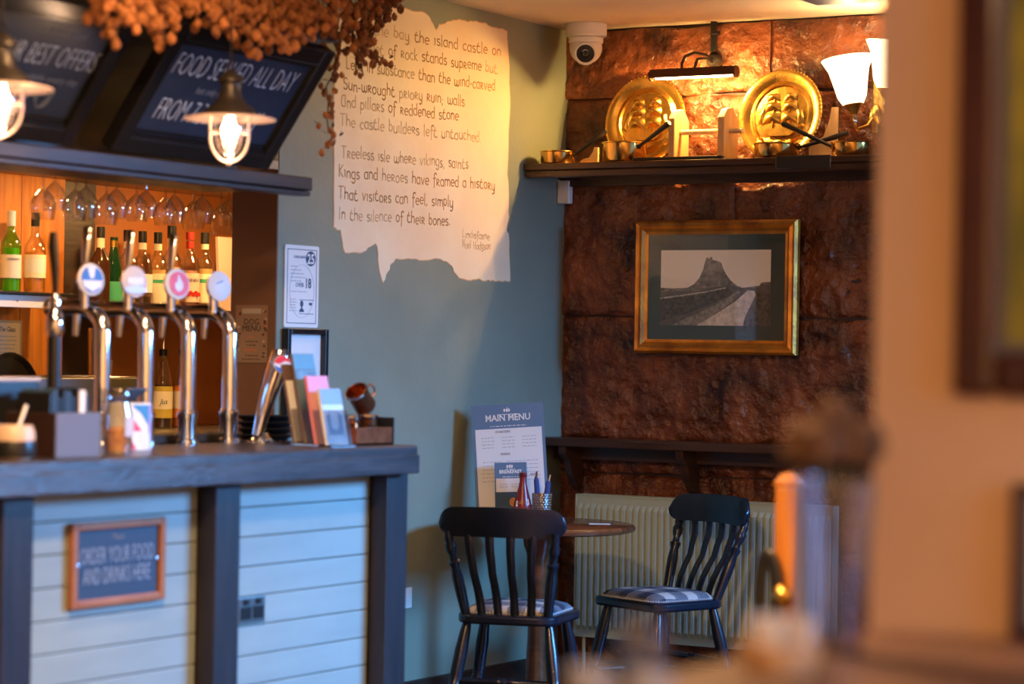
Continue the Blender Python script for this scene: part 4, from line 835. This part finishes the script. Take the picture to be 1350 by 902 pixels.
# framed photograph
pf = thing('framed_photograph', 'gilt framed black and white photograph of a castle crag on the stone wall', 'picture', M=FY(.378, -.042, 1.405))
Wp, Hp, fw_ = .734, .545, .058
bx('backing', (.01, .01, -.012), (Wp-.01, Hp-.01, .006), M_black, pf)
bx('mount_board', (fw_-.01, fw_-.01, .0062), (Wp-fw_+.01, Hp-fw_+.01, .009), M_mount, pf)
def moulding(b, horiz, flip):
    L = Wp if horiz else Hp
    prof = [(0, 0), (0, .022), (.010, .034), (.022, .026), (.034, .030), (.046, .018), (.058, .014), (.058, .0)]
    rings = []
    for d, h in prof:
        a, c = d, L-d
        if horiz: pts = [(a, d if not flip else Hp-d, h), (c, d if not flip else Hp-d, h)]
        else: pts = [(d if not flip else Wp-d, a, h), (d if not flip else Wp-d, c, h)]
        rings.append([b.verts.new(p) for p in pts])
    n = len(rings)
    for k in range(n): 
        p, q = rings[k], rings[(k+1) % n]; b.faces.new((p[0], p[1], q[1], q[0]))
    b.faces.new([r[0] for r in rings]); b.faces.new([r[1] for r in rings])
for hz, fp in ((1, 0), (1, 1), (0, 0), (0, 1)): part('frame_moulding', lambda b: moulding(b, hz, fp), M_gilt, pf, False)
ph = bx('photo_print', (.116, .116, .0092), (.612, .424, .0098), pm('photo_sky', (.80, .77, .68), .5, col2=(.84, .81, .73), scale=3), pf)
PX = lambda pts: [(.116+.496*u, .116+.308*v) for u, v in pts]
gr = lambda n, a, b, s=60: pm(n, (a, a*.96, a*.88), .6, col2=(b, b*.96, b*.88), scale=s)
lay = [(PX([(0, .50), (.12, .49), (.25, .50), (.31, .55), (.36, .64), (.39, .74), (.405, .84), (.42, .90), (.43, .905), (.44, .88), (.455, .91), (.47, .905), (.475, .87), (.53, .85), (.555, .83), (.57, .76), (.60, .68), (.64, .60), (.70, .53), (.75, .50), (.90, .53), (.92, .57), (1, .58), (1, .0), (0, 0)]), gr('photo_hill', .06, .26, 45)),
       (PX([(0, .44), (.25, .46), (.45, .50), (.62, .54), (.74, .50), (.86, .50), (.92, .52), (1, .56), (1, 0), (0, 0)]), gr('photo_field', .07, .14, 30)),
       (PX([(0, .38), (.2, .42), (.4, .46), (.6, .52), (.64, .48), (.66, .42), (.5, .30), (.3, .18), (.0, .05)]), gr('photo_wall', .015, .09, 70)),
       (PX([(0, .37), (.2, .41), (.4, .45), (.6, .51), (.6, .49), (.4, .43), (.2, .385), (0, .345)]), gr('photo_wall_cap', .15, .6, 120)),
       (PX([(.10, 0), (.30, .13), (.52, .28), (.70, .45), (.74, .45), (.66, .32), (.50, .15), (.36, 0)]), gr('photo_verge', .12, .32, 60)),
       (PX([(.34, 0), (.52, .16), (.68, .31), (.78, .44), (.80, .47), (.86, .46), (.87, .40), (.83, .28), (.78, .12), (.76, 0)]), gr('photo_track', .42, .75, 50)),
       (PX([(.80, 0), (.82, .14), (.88, .34), (.88, .44), (.93, .40), (1, .42), (1, 0)]), gr('photo_bank', .03, .12, 60))]
for k, (pts, mt) in enumerate(lay): part('printed_shape', lambda b: prism(b, pts, .0003, T((0, 0, .0098+.0003*k))), mt, ph, False)
bx('glazing', (fw_-.004, fw_-.004, .0125), (Wp-fw_+.004, Hp-fw_+.004, .0132), glassm('picture_glass', (1, 1, 1), .06, .01), pf)
# ------------------------------------------------------------------ drinks ledge and radiator
lg = thing('drinks_ledge', 'dark wooden drinks ledge along the stone wall on curved brackets', 'ledge', (.0, -.0, 1.0))
bx('ledge_board', (.002, -.20, .012), (1.75, -.012, .046), M_shelfwood, lg, .005)
bx('batten', (.002, -.055, -.045), (1.75, -.030, .0115), M_shelfwood, lg)
for x in (.095, .64, 1.25): part('bracket', lambda b: prism(b, [(0, 0), (-.155, 0), (-.15, -.03), (-.11, -.06), (-.085, -.12), (-.04, -.17), (0, -.18)], .035, frame_m((x, -.030, .0115), (0, 1, 0), (0, 0, 1))), M_shelfwood, lg, False, .004)
rd = thing('radiator', 'pale sage ribbed panel radiator below the drinks ledge', 'radiator', (.15, -.05, .22))
RW = 1.15
def ribs(b, y0, s):
    n = 39; p = RW/n; pts = []
    for k in range(n):
        x = k*p
        pts += [(x, 0), (x+p*.28, 0), (x+p*.42, -.012), (x+p*.86, -.012)]
    pts.append((RW, 0)); g = []
    for z, sc in ((0, 0), (.03, 0), (.05, 1), (.535, 1), (.555, 0), (.59, 0)):
        g.append([b.verts.new((x, y0+s*y*sc, z)) for x, y in pts])
    for a, c in zip(g, g[1:]):
        for k in range(len(pts)-1): b.faces.new((a[k], a[k+1], c[k+1], c[k]))
part('front_panel', lambda b: ribs(b, -.062, 1), M_rad, rd, False)
part('rear_panel', lambda b: ribs(b, -.012, -1), M_rad, rd, False)
bx('side_cover', (-.006, -.066, .01), (.0, -.006, .592), M_rad, rd, .001); bx('side_cover', (RW, -.066, .01), (RW+.006, -.006, .592), M_rad, rd, .001)
part('top_grille', lambda b: [b2(b, (0, -.066, .588), (RW, -.060, .594)), b2(b, (0, -.012, .588), (RW, -.006, .594))]+[b2(b, (.01+.0256*k, -.06, .589), (.022+.0256*k, -.012, .593)) for k in range(44)], M_rad, rd, False)
for x in (.03, RW-.03): part('supply_pipe', lambda b: tube(b, [(x, -.036, .01), (x, -.036, -.22)], .0075, 10), M_rad, rd)
# ------------------------------------------------------------------ chairs
M_plaid = bpy.data.materials.new('plaid_cloth'); M_plaid.use_nodes = True
def plaid(mt):
    nt = mt.node_tree; N = nt.nodes; L = nt.links; b = N['Principled BSDF']; b.inputs['Roughness'].default_value = .85
    tc = N.new('ShaderNodeTexCoord'); sx = N.new('ShaderNodeSeparateXYZ'); L.new(tc.outputs['Object'], sx.inputs[0])
    prev = None
    def band(ax, sc, lo):
        a = N.new('ShaderNodeMath'); a.operation = 'MULTIPLY'; a.inputs[1].default_value = sc; L.new(sx.outputs[ax], a.inputs[0])
        f = N.new('ShaderNodeMath'); f.operation = 'FRACT'; L.new(a.outputs[0], f.inputs[0])
        g = N.new('ShaderNodeMath'); g.operation = 'GREATER_THAN'; g.inputs[1].default_value = lo; L.new(f.outputs[0], g.inputs[0]); return g.outputs[0]
    def add(x, y):
        a = N.new('ShaderNodeMath'); a.operation = 'ADD'; L.new(x, a.inputs[0]); L.new(y, a.inputs[1]); return a.outputs[0]
    s = add(band('X', 8.5, .55), band('Y', 8.5, .55)); s2 = add(band('X', 17, .88), band('Y', 17, .88))
    r = N.new('ShaderNodeValToRGB'); r.color_ramp.interpolation = 'CONSTANT'
    e = r.color_ramp.elements; e[0].color = (.022, .034, .065, 1); e[1].position = .3; e[1].color = (.13, .14, .17, 1); q = e.new(.7); q.color = (.52, .46, .42, 1)
    d = N.new('ShaderNodeMath'); d.operation = 'MULTIPLY'; d.inputs[1].default_value = .45; L.new(s, d.inputs[0]); L.new(d.outputs[0], r.inputs[0])
    mx = N.new('ShaderNodeMixRGB'); mx.inputs['Color2'].default_value = (.35, .33, .34, 1)
    d2 = N.new('ShaderNodeMath'); d2.operation = 'MULTIPLY'; d2.inputs[1].default_value = .3; L.new(s2, d2.inputs[0]); L.new(d2.outputs[0], mx.inputs['Fac']); L.new(r.outputs[0], mx.inputs['Color1'])
    L.new(mx.outputs[0], b.inputs['Base Color'])
plaid(M_plaid)
def seat_outline(s=1.0, n=6):
    pts = []
    for cxx, cyy, r, a0 in ((.205, .19, .06, 0), (-.205, .19, .06, 90), (-.185, -.19, .07, 180), (.185, -.19, .07, 270)):
        ox, oy = cxx-math.copysign(r, cxx), cyy-math.copysign(r, cyy)
        for k in range(n+1):
            a = math.radians(a0+90*k/n); pts.append(((ox+r*math.cos(a))*s, (oy+r*math.sin(a))*s))
    return pts
LEG = [(0, .016), (.03, .018), (.10, .016), (.26, .019), (.30, .021), (.31, .024), (.335, .024), (.345, .020), (.37, .024), (.395, .024), (.405, .020), (.43, .0235), (.45, .0235), (.46, .020), (.55, .023), (.75, .024), (.92, .019), (1, .015)]
POST = [(0, .017), (.30, .021), (.45, .021), (.56, .016), (.60, .020), (.635, .022), (.65, .015), (.70, .013), (.76, .020), (.82, .021), (.86, .015), (.90, .018), (.94, .013), (1, .012)]
STR = [(0, .010), (.2, .013), (.40, .012), (.44, .016), (.47, .012), (.5, .017), (.53, .012), (.56, .016), (.60, .012), (.8, .013), (1, .010)]
def chair(label, loc, rz):
    t = thing('dining_chair', label, 'chair', loc, rz, 'navy painted slat back chairs')
    part('seat', lambda b: prism(b, seat_outline(), .036, T((0, 0, .425))), M_chair, t, True, .010)
    def cush(b):
        rings = []
        for s, z in ((.86, .4605), (.86, .470), (.80, .482), (.62, .492), (.35, .497)):
            rings.append([b.verts.new((x, y+.008, z)) for x, y in seat_outline(s)])
        for p, q in zip(rings, rings[1:]):
            for k in range(len(p)): b.faces.new((p[k], p[(k+1) % len(p)], q[(k+1) % len(p)], q[k]))
        b.faces.new(rings[-1]); b.faces.new(rings[0][::-1])
    cu = part('cushion', cush, M_plaid, t)
    def studs(b):
        o = seat_outline(.865, 8); P = [Vector((x, y+.008, .464)) for x, y in o]; n = len(P)
        for k in range(n):
            a, c = P[k], P[(k+1) % n]; m_ = max(1, int((c-a).length/.012))
            for q in range(m_): lathe(b, [(0, -.004), (.0042, -.002), (.0042, .002), (0, .004)], 6, T(a.lerp(c, q/m_)), cap=False)
    part('stud_trim', studs, M_greyprint, cu)
    feet = {}
    for sx in (-1, 1):
        for sy in (-1, 1):
            p0 = Vector((sx*.215, sy*.205-.01*(sy < 0), 0)); p1 = Vector((sx*.15, sy*.135, .43)); feet[sx, sy] = (p0, p1)
            part('leg', lambda b: turned(b, p0, p1, LEG, 14), M_chair, t)
    at = lambda k, z: feet[k][0].lerp(feet[k][1], z/.43)
    for sx in (-1, 1): part('stretcher', lambda b: turned(b, at((sx, -1), .17), at((sx, 1), .17), STR, 10), M_chair, t)
    part('stretcher', lambda b: turned(b, (at((-1, -1), .17)+at((-1, 1), .17))/2, (at((1, -1), .17)+at((1, 1), .17))/2, STR, 10), M_chair, t)
    part('stretcher', lambda b: turned(b, at((-1, -1), .22), at((1, -1), .22), STR, 10), M_chair, t)
    for sx in (-1, 1): part('back_post', lambda b: turned(b, (sx*.150, -.155, .455), (sx*.198, -.262, .765), POST, 12), M_chair, t)
    for k in range(4):
        u = (k-1.5)/1.5; x0, x1 = u*.090, u*.118
        def slat(b):
            P = []
            for q in range(9):
                s = q/8; P.append((x0+(x1-x0)*s, -.160-.105*s-.022*math.sin(s*PI)*(1 if s < .55 else .4)+.018*math.sin(s*2*PI)-.014*s*(1-abs(u)), .455+.315*s))
            tube(b, P, [.015, .015, .0145, .014, .014, .0145, .015, .0155, .0155], 8, sq=(.55, 1.1))
        part('slat', slat, M_chair, t)
    def rail(b):
        n = 28; g = []
        for i in range(n+1):
            s = math.sin(PI/2*(-1+2*i/n)); x = s*.232; y = -.285+.045*s*s
            e = max(0, (abs(s)-.76)/.24); hh = math.sqrt(max(0.004, 1-e*e))
            zc = .792-.004*s*s; ht = .056*hh+.004*(1-s*s); hb = .048*hh
            ring = []
            for dz, dy in ((-hb, -.010), (-hb, .010), (-hb*.3, .012), (ht*.6, .009), (ht, .005), (ht, -.005), (ht*.6, -.010), (-hb*.3, -.012)):
                z = zc+dz; ring.append(b.verts.new((x, y+dy-(z-.75)*.22+.01, z)))
            g.append(ring)
        for p, q in zip(g, g[1:]):
            for k in range(8): b.faces.new((p[k], p[(k+1) % 8], q[(k+1) % 8], q[k]))
        b.faces.new(g[0][::-1]); b.faces.new(g[-1])
    part('crest_rail', rail, M_chair, t)
    return t
chair('navy painted slat back chair with plaid seat seen from behind, nearest the bar', (.62, -1.385, 0), .30)
chair('navy painted slat back chair with plaid seat in front of the radiator', (.80, -.60, 0), 2.74)
# ------------------------------------------------------------------ round table and what stands on it
TZ = .748
tb = thing('round_table', 'small round wooden pedestal table between the two navy chairs', 'table', (.45, -.945, 0))
part('table_top', lambda b: lathe(b, [(0, TZ-.028), (.350, TZ-.028), (.368, TZ-.022), (.372, TZ-.012), (.366, TZ-.002), (.36, TZ), (0, TZ)], 64, cap=False), M_table, tb)
part('column', lambda b: lathe(b, [(0, .06), (.055, .06), (.05, .12), (.042, .18), (.036, .3), (.034, .55), (.04, .62), (.055, .66), (.06, .70), (.06, TZ-.029), (0, TZ-.029)], 24, cap=False), M_table, tb)
for k in range(4): part('foot', lambda b: prism(b, [(.0, .03), (.0, .13), (.08, .115), (.20, .06), (.26, .045), (.265, .0), (.22, .0), (.14, .035)], .05, frame_m((0, .025, 0), (1, 0, 0), (0, 0, 1))), M_table, tb, False, .004, M=RZ(PI/4*1.0+k*PI/2))
Rv = Vector((.859, .512, 0)); 
def facing(p, ang=0):   # stands on the table turned towards the room
    return T(p) @ RZ(math.radians(30.8+ang))
blk = thing('menu_block', 'flat wooden block holding the menus on the table', 'menu holder', M=facing((.285, -.83, TZ+.0005)))
bx('block_top', (-.14, -.045, .016), (.14, .06, .032), M_tan, blk, .002)
bx('block_base', (-.11, -.035, 0), (.138, .05, .0155), M_tan, blk, .002)
BT = TZ+.033
M_mblue = pm('menu_blue', (.06, .17, .30), .5)
def menu(label, M, w, h, hh, dark, title, tsz, rows):
    t = thing('menu_card', label, 'menu', M=M, group='menus on the round table')
    bx('card', (-w/2, -.003, 0), (w/2, 0, h), M_mblue, t)
    Fm = frame_m((-w/2, -.0031, 0), (1, 0, 0), (0, 0, 1))
    bx('white_panel', (.012*w/.29, dark if dark else .004, 0), (w-.012*w/.29, h-hh, .0006), M_paper, t, M=Fm)
    if dark: bx('dark_panel', (0, 0, 0), (w, dark, .0005), M_navyprint, t, M=Fm)
    text('lettering', title, tsz, M_paper, t, Fm @ T((w/2, h-hh*.68, .0004)), .9, align='CENTER', bold=.0008)
    part('crest', lambda b: [prism(b, [(w/2-.012+.009*k+.004*math.cos(a), h-hh*.25+.007*math.sin(a)) for a in [2*PI*q/6 for q in range(6)]], .0004, Fm) for k in range(3)]+[b2(b, (w/2-.0012, h-hh*.33, 0), (w/2+.0012, h-hh*.12, .0005), Fm)], M_paper, t, False)
    fine_lines('heading_print', t, Fm @ T((0, 0, .0002)), [(w*.36, w*.64, h-hh*.42), (w*.25, w*.75, h-hh*.9)], M_paper, .0025, 3)
    if rows: fine_lines('small_print', t, Fm @ T((0, 0, .0008)), rows, M_greyprint, .0028, 4)
    return t, Fm
wM = .285
rows = []
for y in (.275, .262, .249, .236): rows += [(.035, .085, y), (.115, .165, y), (.195, .25, y)]
for y in (.18, .165, .15, .135, .12, .105): rows += [(.03, .26, y)] if y < .14 else [(.035, .11, y), (.13, .255, y)]
mn, Fm = menu('tall blue and white main menu card standing on the table', facing((.247, -.800, BT+.0115), -4) @ RX(math.radians(-6)) @ RY(math.radians(-4.5)), wM, .405, .095, 0, 'MAIN MENU', .036, rows)
text('lettering', 'STARTERS', .013, M_navyprint, mn, Fm @ T((wM*.42, .293, .0008)), 1.0, align='CENTER')
text('lettering', 'MAINS', .013, M_navyprint, mn, Fm @ T((wM*.44, .205, .0008)), 1.0, align='CENTER')
text('lettering', 'SIDES', .013, M_navyprint, mn, Fm @ T((wM*.82, .120, .0008)), 1.0, align='CENTER')
m2, Fm = menu('smaller blue breakfast menu leaning before the main menu', facing((.262, -.835, BT+.003), -4) @ RX(math.radians(-5)) @ RY(math.radians(-2.5)), .125, .185, .062, .07, 'BREAKFAST', .019, [(.02, .05, .10), (.065, .11, .10), (.02, .05, .09), (.065, .11, .09)])
part('toast_picture', lambda b: prism(b, [(.052+.016*math.cos(a), .03+.018*math.sin(a)) for a in [2*PI*k/18 for k in range(18)]], .0006, Fm @ T((.02, 0, .0006))), pm('toast', (.55, .25, .08), .6), m2, False)
sb = thing('sauce_bottle', 'dark red conical sauce bottle with white lettering on the block', 'bottle', M=facing((.325, -.856, BT)))
part('bottle_body', lambda b: lathe(b, [(0, 0), (.035, 0), (.037, .004), (.034, .03), (.024, .07), (.0165, .10), (.0135, .118), (.0135, .135), (0, .135)], 26, cap=False), pm('sauce_red', (.22, .012, .016), .3), sb)
part('cap', lambda b: lathe(b, [(.0145, .1352), (.0150, .136), (.0145, .152), (0, .153)], 18, cap=False), pm('cap_red', (.16, .01, .012), .35), sb)
part('label', lambda b: prism(b, [(-.026, .022), (.026, .030), (.022, .052), (-.024, .044)], .0008, frame_m((0, -.0345, 0), (1, 0, 0), (0, .27, 1))), M_paper, sb, False)
text('lettering', 'SARSON', .016, pm('sauce_red', (0, 0, 0)), sb, frame_m((-.023, -.0356, .030), (1, 0, .15), (0, .27, 1)), .75)
cp = thing('cutlery_cup', 'hammered metal cup holding napkin wrapped cutlery', 'cup', M=facing((.385, -.812, BT)))
part('cup', lambda b: lathe(b, [(0, 0), (.032, 0), (.034, .003), (.037, .070), (.038, .073), (.035, .073), (.031, .006), (0, .006)], 28, cap=False), M_steel, cp)
part('hammered_relief', lambda b: [lathe(b, [(.0045, -.001), (.003, .0016), (0, .002)], 6, RZ(2*PI*(k+.5*(j % 2))/20) @ T((.0345+.003*j/6, 0, .010+.0095*j)) @ RY(PI/2), cap=False) for j in range(7) for k in range(20)], M_steel, cp)
M_nap = pm('navy_napkin', (.035, .06, .22), .8)
for k, (x, y, tx, ty, l, lb) in enumerate(((-.012, .0, -.09, 0, .115, 'blue napkin roll of cutlery leaning left in the metal cup'), (.010, .0, .13, .0, .105, 'blue napkin wrapped fork leaning right in the metal cup'))):
    n_ = thing('cutlery_roll', lb, 'cutlery', M=facing((.385, -.812, BT+.0065)) @ T((x, y, .0)) @ RY(tx) @ RX(ty), group='cutlery rolls')
    part('napkin', lambda b: tube(b, [(0, 0, .003), (0, 0, .06), (0, 0, l), (0, 0, l+.018)], [.008, .0115, .011, .004], 8, sq=(.6, 1)), M_nap, n_)
    part('handle_tip', lambda b: tube(b, [(0, 0, l-.01), (.004, 0, l+.035)], [.005, .0035], 8), (M_table, M_steel)[k], n_)
tag(bx('paper_slip', (-.04, -.022, 0), (.04, .022, .0012), M_paper, M=facing((.655, -.835, TZ+.0005))), 'small white slip lying near the right rim of the table', 'paper')
# ------------------------------------------------------------------ two-shade chandelier, ceiling board
cl = thing('wall_light', 'brass twin arm wall light with lit white glass bell shades by the peach wall', 'wall light', (1.46, -.02, 2.378))
part('back_plate', lambda b: prism(b, rrect(.10, .26, .02, 4), .016, frame_m((0, -.0, .06), (1, 0, 0), (0, 0, 1))), M_brass, cl, False, .004)
part('hub', lambda b: lathe(b, [(0, -.09), (.012, -.08), (.016, -.05), (.028, -.02), (.022, .01), (.012, .03), (0, .035)], 18, T((0, -.10, -.02)), cap=False), M_brass, cl)
part('stem', lambda b: tube(b, [(0, -.01, -.02), (0, -.10, -.02)], .010, 10), M_brass, cl)
for k, (ex, ey, ez, tx) in enumerate(((-.035, -.24, -.010, -.16), (.085, -.20, .050, .10))):
    e = Vector((ex, ey, ez)); d = Vector((tx, 0, 1)).normalized(); Q = T(e) @ d.to_track_quat('Z', 'Y').to_matrix().to_4x4()
    part('arm', lambda b: tube(b, [Vector((0, -.10, -.02)), Vector((ex*.4, -.15, -.075)), Vector((ex*.9, ey*.9, ez-.085)), e-d*.05, e], .007, 10), M_brass, cl)
    part('shade_holder', lambda b: lathe(b, [(0, -.03), (.014, -.028), (.030, .0), (.040, .010), (0, .010)], 18, Q, cap=False), M_brass, cl)
    part('drop', lambda b: lathe(b, [(0, -.07), (.008, -.062), (.010, -.05), (.004, -.03), (0, -.03)], 12, Q, cap=False), M_chrome, cl)
    part('glass_shade', lambda b: lathe(b, [(.040, .011), (.056, .04), (.066, .09), (.078, .145), (.098, .185), (.101, .190), (.096, .188), (.072, .145), (.060, .09), (.05, .04), (.034, .014)], 28, Q, cap=False), M_frost, cl)
    q = cl.location+e+d*.17; point('shade_bulb', (q.x, q.y, q.z), 2.5, (1, .62, .28), .03)
tag(bx('ceiling_panel', (1.46, -1.40, 2.70), (2.6, -.70, CZ-.001), pm('blue_gloss', (.05, .16, .38), .3), bevel=.004), 'blue box panel against the ceiling at upper right', 'panel')  # plain box with an even blue base colour
# ------------------------------------------------------------------ foreground: partition pictures, ledge and things on it
lt = thing('wall_ledge', 'brown varnished timber ledge capping the low wall in the foreground', 'ledge', (4.22, -6.8, .986))
bx('ledge_board', (-.365, -.95, 0), (.36, .897, .034), pm('ledge_wood', (.055, .017, .007), .6, col2=(.10, .032, .012), scale=7, stretch=(4, .6, 4)), lt, .008)
LZ = 1.0205
def wallpic(label, lo, hi, inner, fwid=.075):
    t = thing('framed_picture', label, 'picture', M=FY(lo[0], -5.902, lo[1]))
    W_, H_ = hi[0]-lo[0], hi[1]-lo[1]
    for nm, a, b in (('frame_side', (0, 0, 0), (fwid, H_, .03)), ('frame_side', (W_-fwid, 0, 0), (W_, H_, .03)), ('frame_rail', (fwid, 0, 0), (W_-fwid, fwid, .03)), ('frame_rail', (fwid, H_-fwid, 0), (W_-fwid, H_, .03))): bx(nm, a, b, pm('mahogany', (.045, .010, .006), .14, col2=(.08, .02, .01), scale=4, coat=.4), t, .012)
    bx('inner_fillet', (fwid*.9, fwid*.9, .004), (W_-fwid*.9, H_-fwid*.9, .012), pm('pewter_slip', (.20, .19, .18), .3, metal=.6), t)
    bx('artwork', (fwid+.012, fwid+.012, .0122), (W_-fwid-.012, H_-fwid-.012, .014), inner, t)
wallpic('large dark framed painting in yellow greens on the peach wall', (3.99, 1.35), (4.55, 2.15), pm('painting_green', (.42, .33, .03), .4, col2=(.07, .09, .02), scale=5), .062)
wallpic('smaller dark framed print low on the peach wall at the right edge', (4.078, 1.022), (4.45, 1.235), pm('print_blue', (.30, .42, .60), .4, col2=(.5, .55, .6), scale=4), .014)
vs = thing('glass_vase', 'tall clear glass vase holding brown dried flowers before the peach wall', 'vase', (3.943, -6.213, LZ))
part('vase_body', lambda b: lathe(b, [(0, 0), (.036, 0), (.040, .006), (.042, .06), (.047, .15), (.054, .225), (.051, .225), (.044, .15), (.039, .06), (.036, .012), (0, .012)], 28, cap=False), glassm('vase_glass', (.92, .90, .94), .22), vs)
fls = thing('dried_flowers', 'brown dried flower heads with dark stems in the glass vase', 'flowers', (3.943, -6.213, LZ+.013))
for k in range(5):
    a = 2*PI*k/5; part('stem', lambda b: tube(b, [(.010*math.cos(a), .010*math.sin(a), 0), (.006*math.cos(a+.5), .006*math.sin(a+.5), .12), (.03*math.cos(a+1), .03*math.sin(a+1), .25)], .0025, 6), pm('stem_green', (.05, .06, .02), .7), fls)
M_dry = pm('dried_petals', (.10, .045, .018), .8, col2=(.24, .12, .05), scale=40)
def head(b, c, r, sd_):
    q = random.Random(sd_)
    for k in range(70):
        d = Vector((q.gauss(0, 1), q.gauss(0, 1), q.gauss(0, 1))).normalized()
        M = T(Vector(c)+d*r*q.uniform(.6, 1)) @ d.to_track_quat('Z', 'Y').to_matrix().to_4x4() @ RZ(q.uniform(0, 6))
        prism(b, [(-.008, -.004), (.004, -.008), (.010, .003), (-.002, .009)], .002, M)
for k in range(5):
    a = 2*PI*k/5+1; part('flower_head', lambda b: head(b, (.038*math.cos(a), .038*math.sin(a), .258), .032, k), M_dry, fls, False)
part('flower_head', lambda b: head(b, (0, 0, .285), .032, 9), M_dry, fls, False)
gt = thing('glass_tumbler', 'short glass of dark blue drink on the foreground ledge', 'glass', (3.925, -6.70, LZ))
part('glass_wall', lambda b: lathe(b, [(0, 0), (.024, 0), (.027, .085), (.0255, .085), (.0225, .006), (0, .006)], 22, cap=False), glassm('tumbler_glass', (.80, .82, .86), .30), gt)
part('drink', lambda b: lathe(b, [(0, .0065), (.0215, .0065), (.0238, .054), (0, .054)], 20, cap=False), pm('dark_drink', (.02, .03, .07), .2), gt)
for k, (x, y, r, lb) in enumerate(((3.905, -6.785, .026, 'white ramekin left of the blue tumbler on the foreground ledge'), (3.965, -6.76, .024, 'white ramekin in front of the blue tumbler on the foreground ledge'))):
    o = thing('ramekin', lb, 'ramekin', (x, y, LZ), group='foreground ramekins')
    part('bowl', lambda b: lathe(b, [(0, 0), (r*.8, 0), (r, .03), (r*1.04, .036), (r*.96, .036), (r*.78, .005), (0, .005)], 24, cap=False), pm('stoneware', (.42, .41, .40), .3), o)
bs = thing('sachet_basket', 'small wicker basket for sachets on the foreground ledge', 'basket', (3.97, -6.43, LZ))
part('basket_wall', lambda b: [tube(b, [((.042+.0009*j+.0018*math.sin(k*PI+j*PI))*math.cos(2*PI*k/32), (.042+.0009*j+.0018*math.sin(k*PI+j*PI))*math.sin(2*PI*k/32), .003+.005*j) for k in range(32)], .0024, 5, closed=True) for j in range(7)]+[lathe(b, [(0, 0), (.04, 0), (.04, .003), (0, .003)], 20, cap=False)], M_tan, bs)
rs = random.Random(21)
cols = [('cream', (.75, .60, .42)), ('white', (.80, .80, .82)), ('pale blue', (.40, .55, .85)), ('tan', (.62, .42, .22))]
for k in range(12):
    cn, cc_ = cols[k % 4]; a = 2*PI*k/12; r_ = .012+.014*(k % 2)
    M = T((3.97+r_*math.cos(a), -6.43+r_*math.sin(a), LZ+.006)) @ RZ(a) @ RY(rs.uniform(.0, .25))
    o = thing('sachet', '%s sauce sachet standing in the foreground wicker basket' % cn, 'sachet', M=M, group='%s sachets in the basket' % cn)
    part('packet', lambda b: prism(b, rrect(.026, .052, .002, 2, 0, .030), .004, frame_m((0, 0, .0), (0, 1, 0), (0, 0, 1))), pm('sachet_'+cn, cc_, .4), o, False)
    bx('crimp', (.0008, -.013, .054), (.0032, .013, .060), pm('sachet_'+cn, cc_), o)
# orange pine post with brass knob, standing further into the room
po = thing('pine_post', 'orange pine post with a brass knob blurred in front of radiator', 'post', (2.645, -3.485, 0))
part('shaft', lambda b: b2(b, (-.028, -.028, 0), (.028, .028, 1.075)), M_pine, po, False, .005)
part('cap', lambda b: lathe(b, [(.040, 0), (.042, .012), (.034, .022), (.02, .034), (0, .038)], 4, T((0, 0, 1.0755)) @ RZ(PI/4)), M_pine, po, False)
part('knob', lambda b: lathe(b, [(0, 0), (.012, 0), (.010, .015), (.024, .028), (.026, .040), (.016, .052), (0, .055)], 18, T((.012, -.0285, .812)) @ RX(PI/2), cap=False), M_brass, po)
st = thing('black_strap', 'black strap loop hanging from the brass knob of the pine post', 'strap', (2.655, -3.535, .80))
part('loop', lambda b: tube(b, [(-.040+.022*math.sin(a)*1.0, -.005, .01+.10*math.cos(a)) for a in [2*PI*k/24 for k in range(24)]], .016, 8, sq=(1, .6), closed=True), M_black, st)
# ------------------------------------------------------------------ unseen ceiling lamps added outside the frame for warm fill
for k, (x, y, p) in enumerate(((5.5, -9.3, 90), (2.5, -5.6, 120), (1.6, -4.2, 24))):
    t = thing('added_fill_lamp', ('unseen flush round lamp added above the camera for warm fill', 'unseen flush round lamp added in the middle of the room for warm fill', 'unseen flush round lamp added in front of the bar for warm fill')[k], 'added fill light', (x, y, CZ-.0005), group='added fill lamps on the ceiling')
    part('lamp_base', lambda b: lathe(b, [(0, 0), (.15, 0), (.15, -.02), (0, -.02)], 28, cap=False), M_white, t)
    part('diffuser', lambda b: lathe(b, [(.14, -.0205), (.13, -.05), (.08, -.07), (0, -.075)], 28, cap=False), emit('diffuser_glow', (1, .66, .34), 2), t)
    area('added_fill_light', (x, y, CZ-.09), (x, y, 0), .26, .26, p, (1, .58, .27))
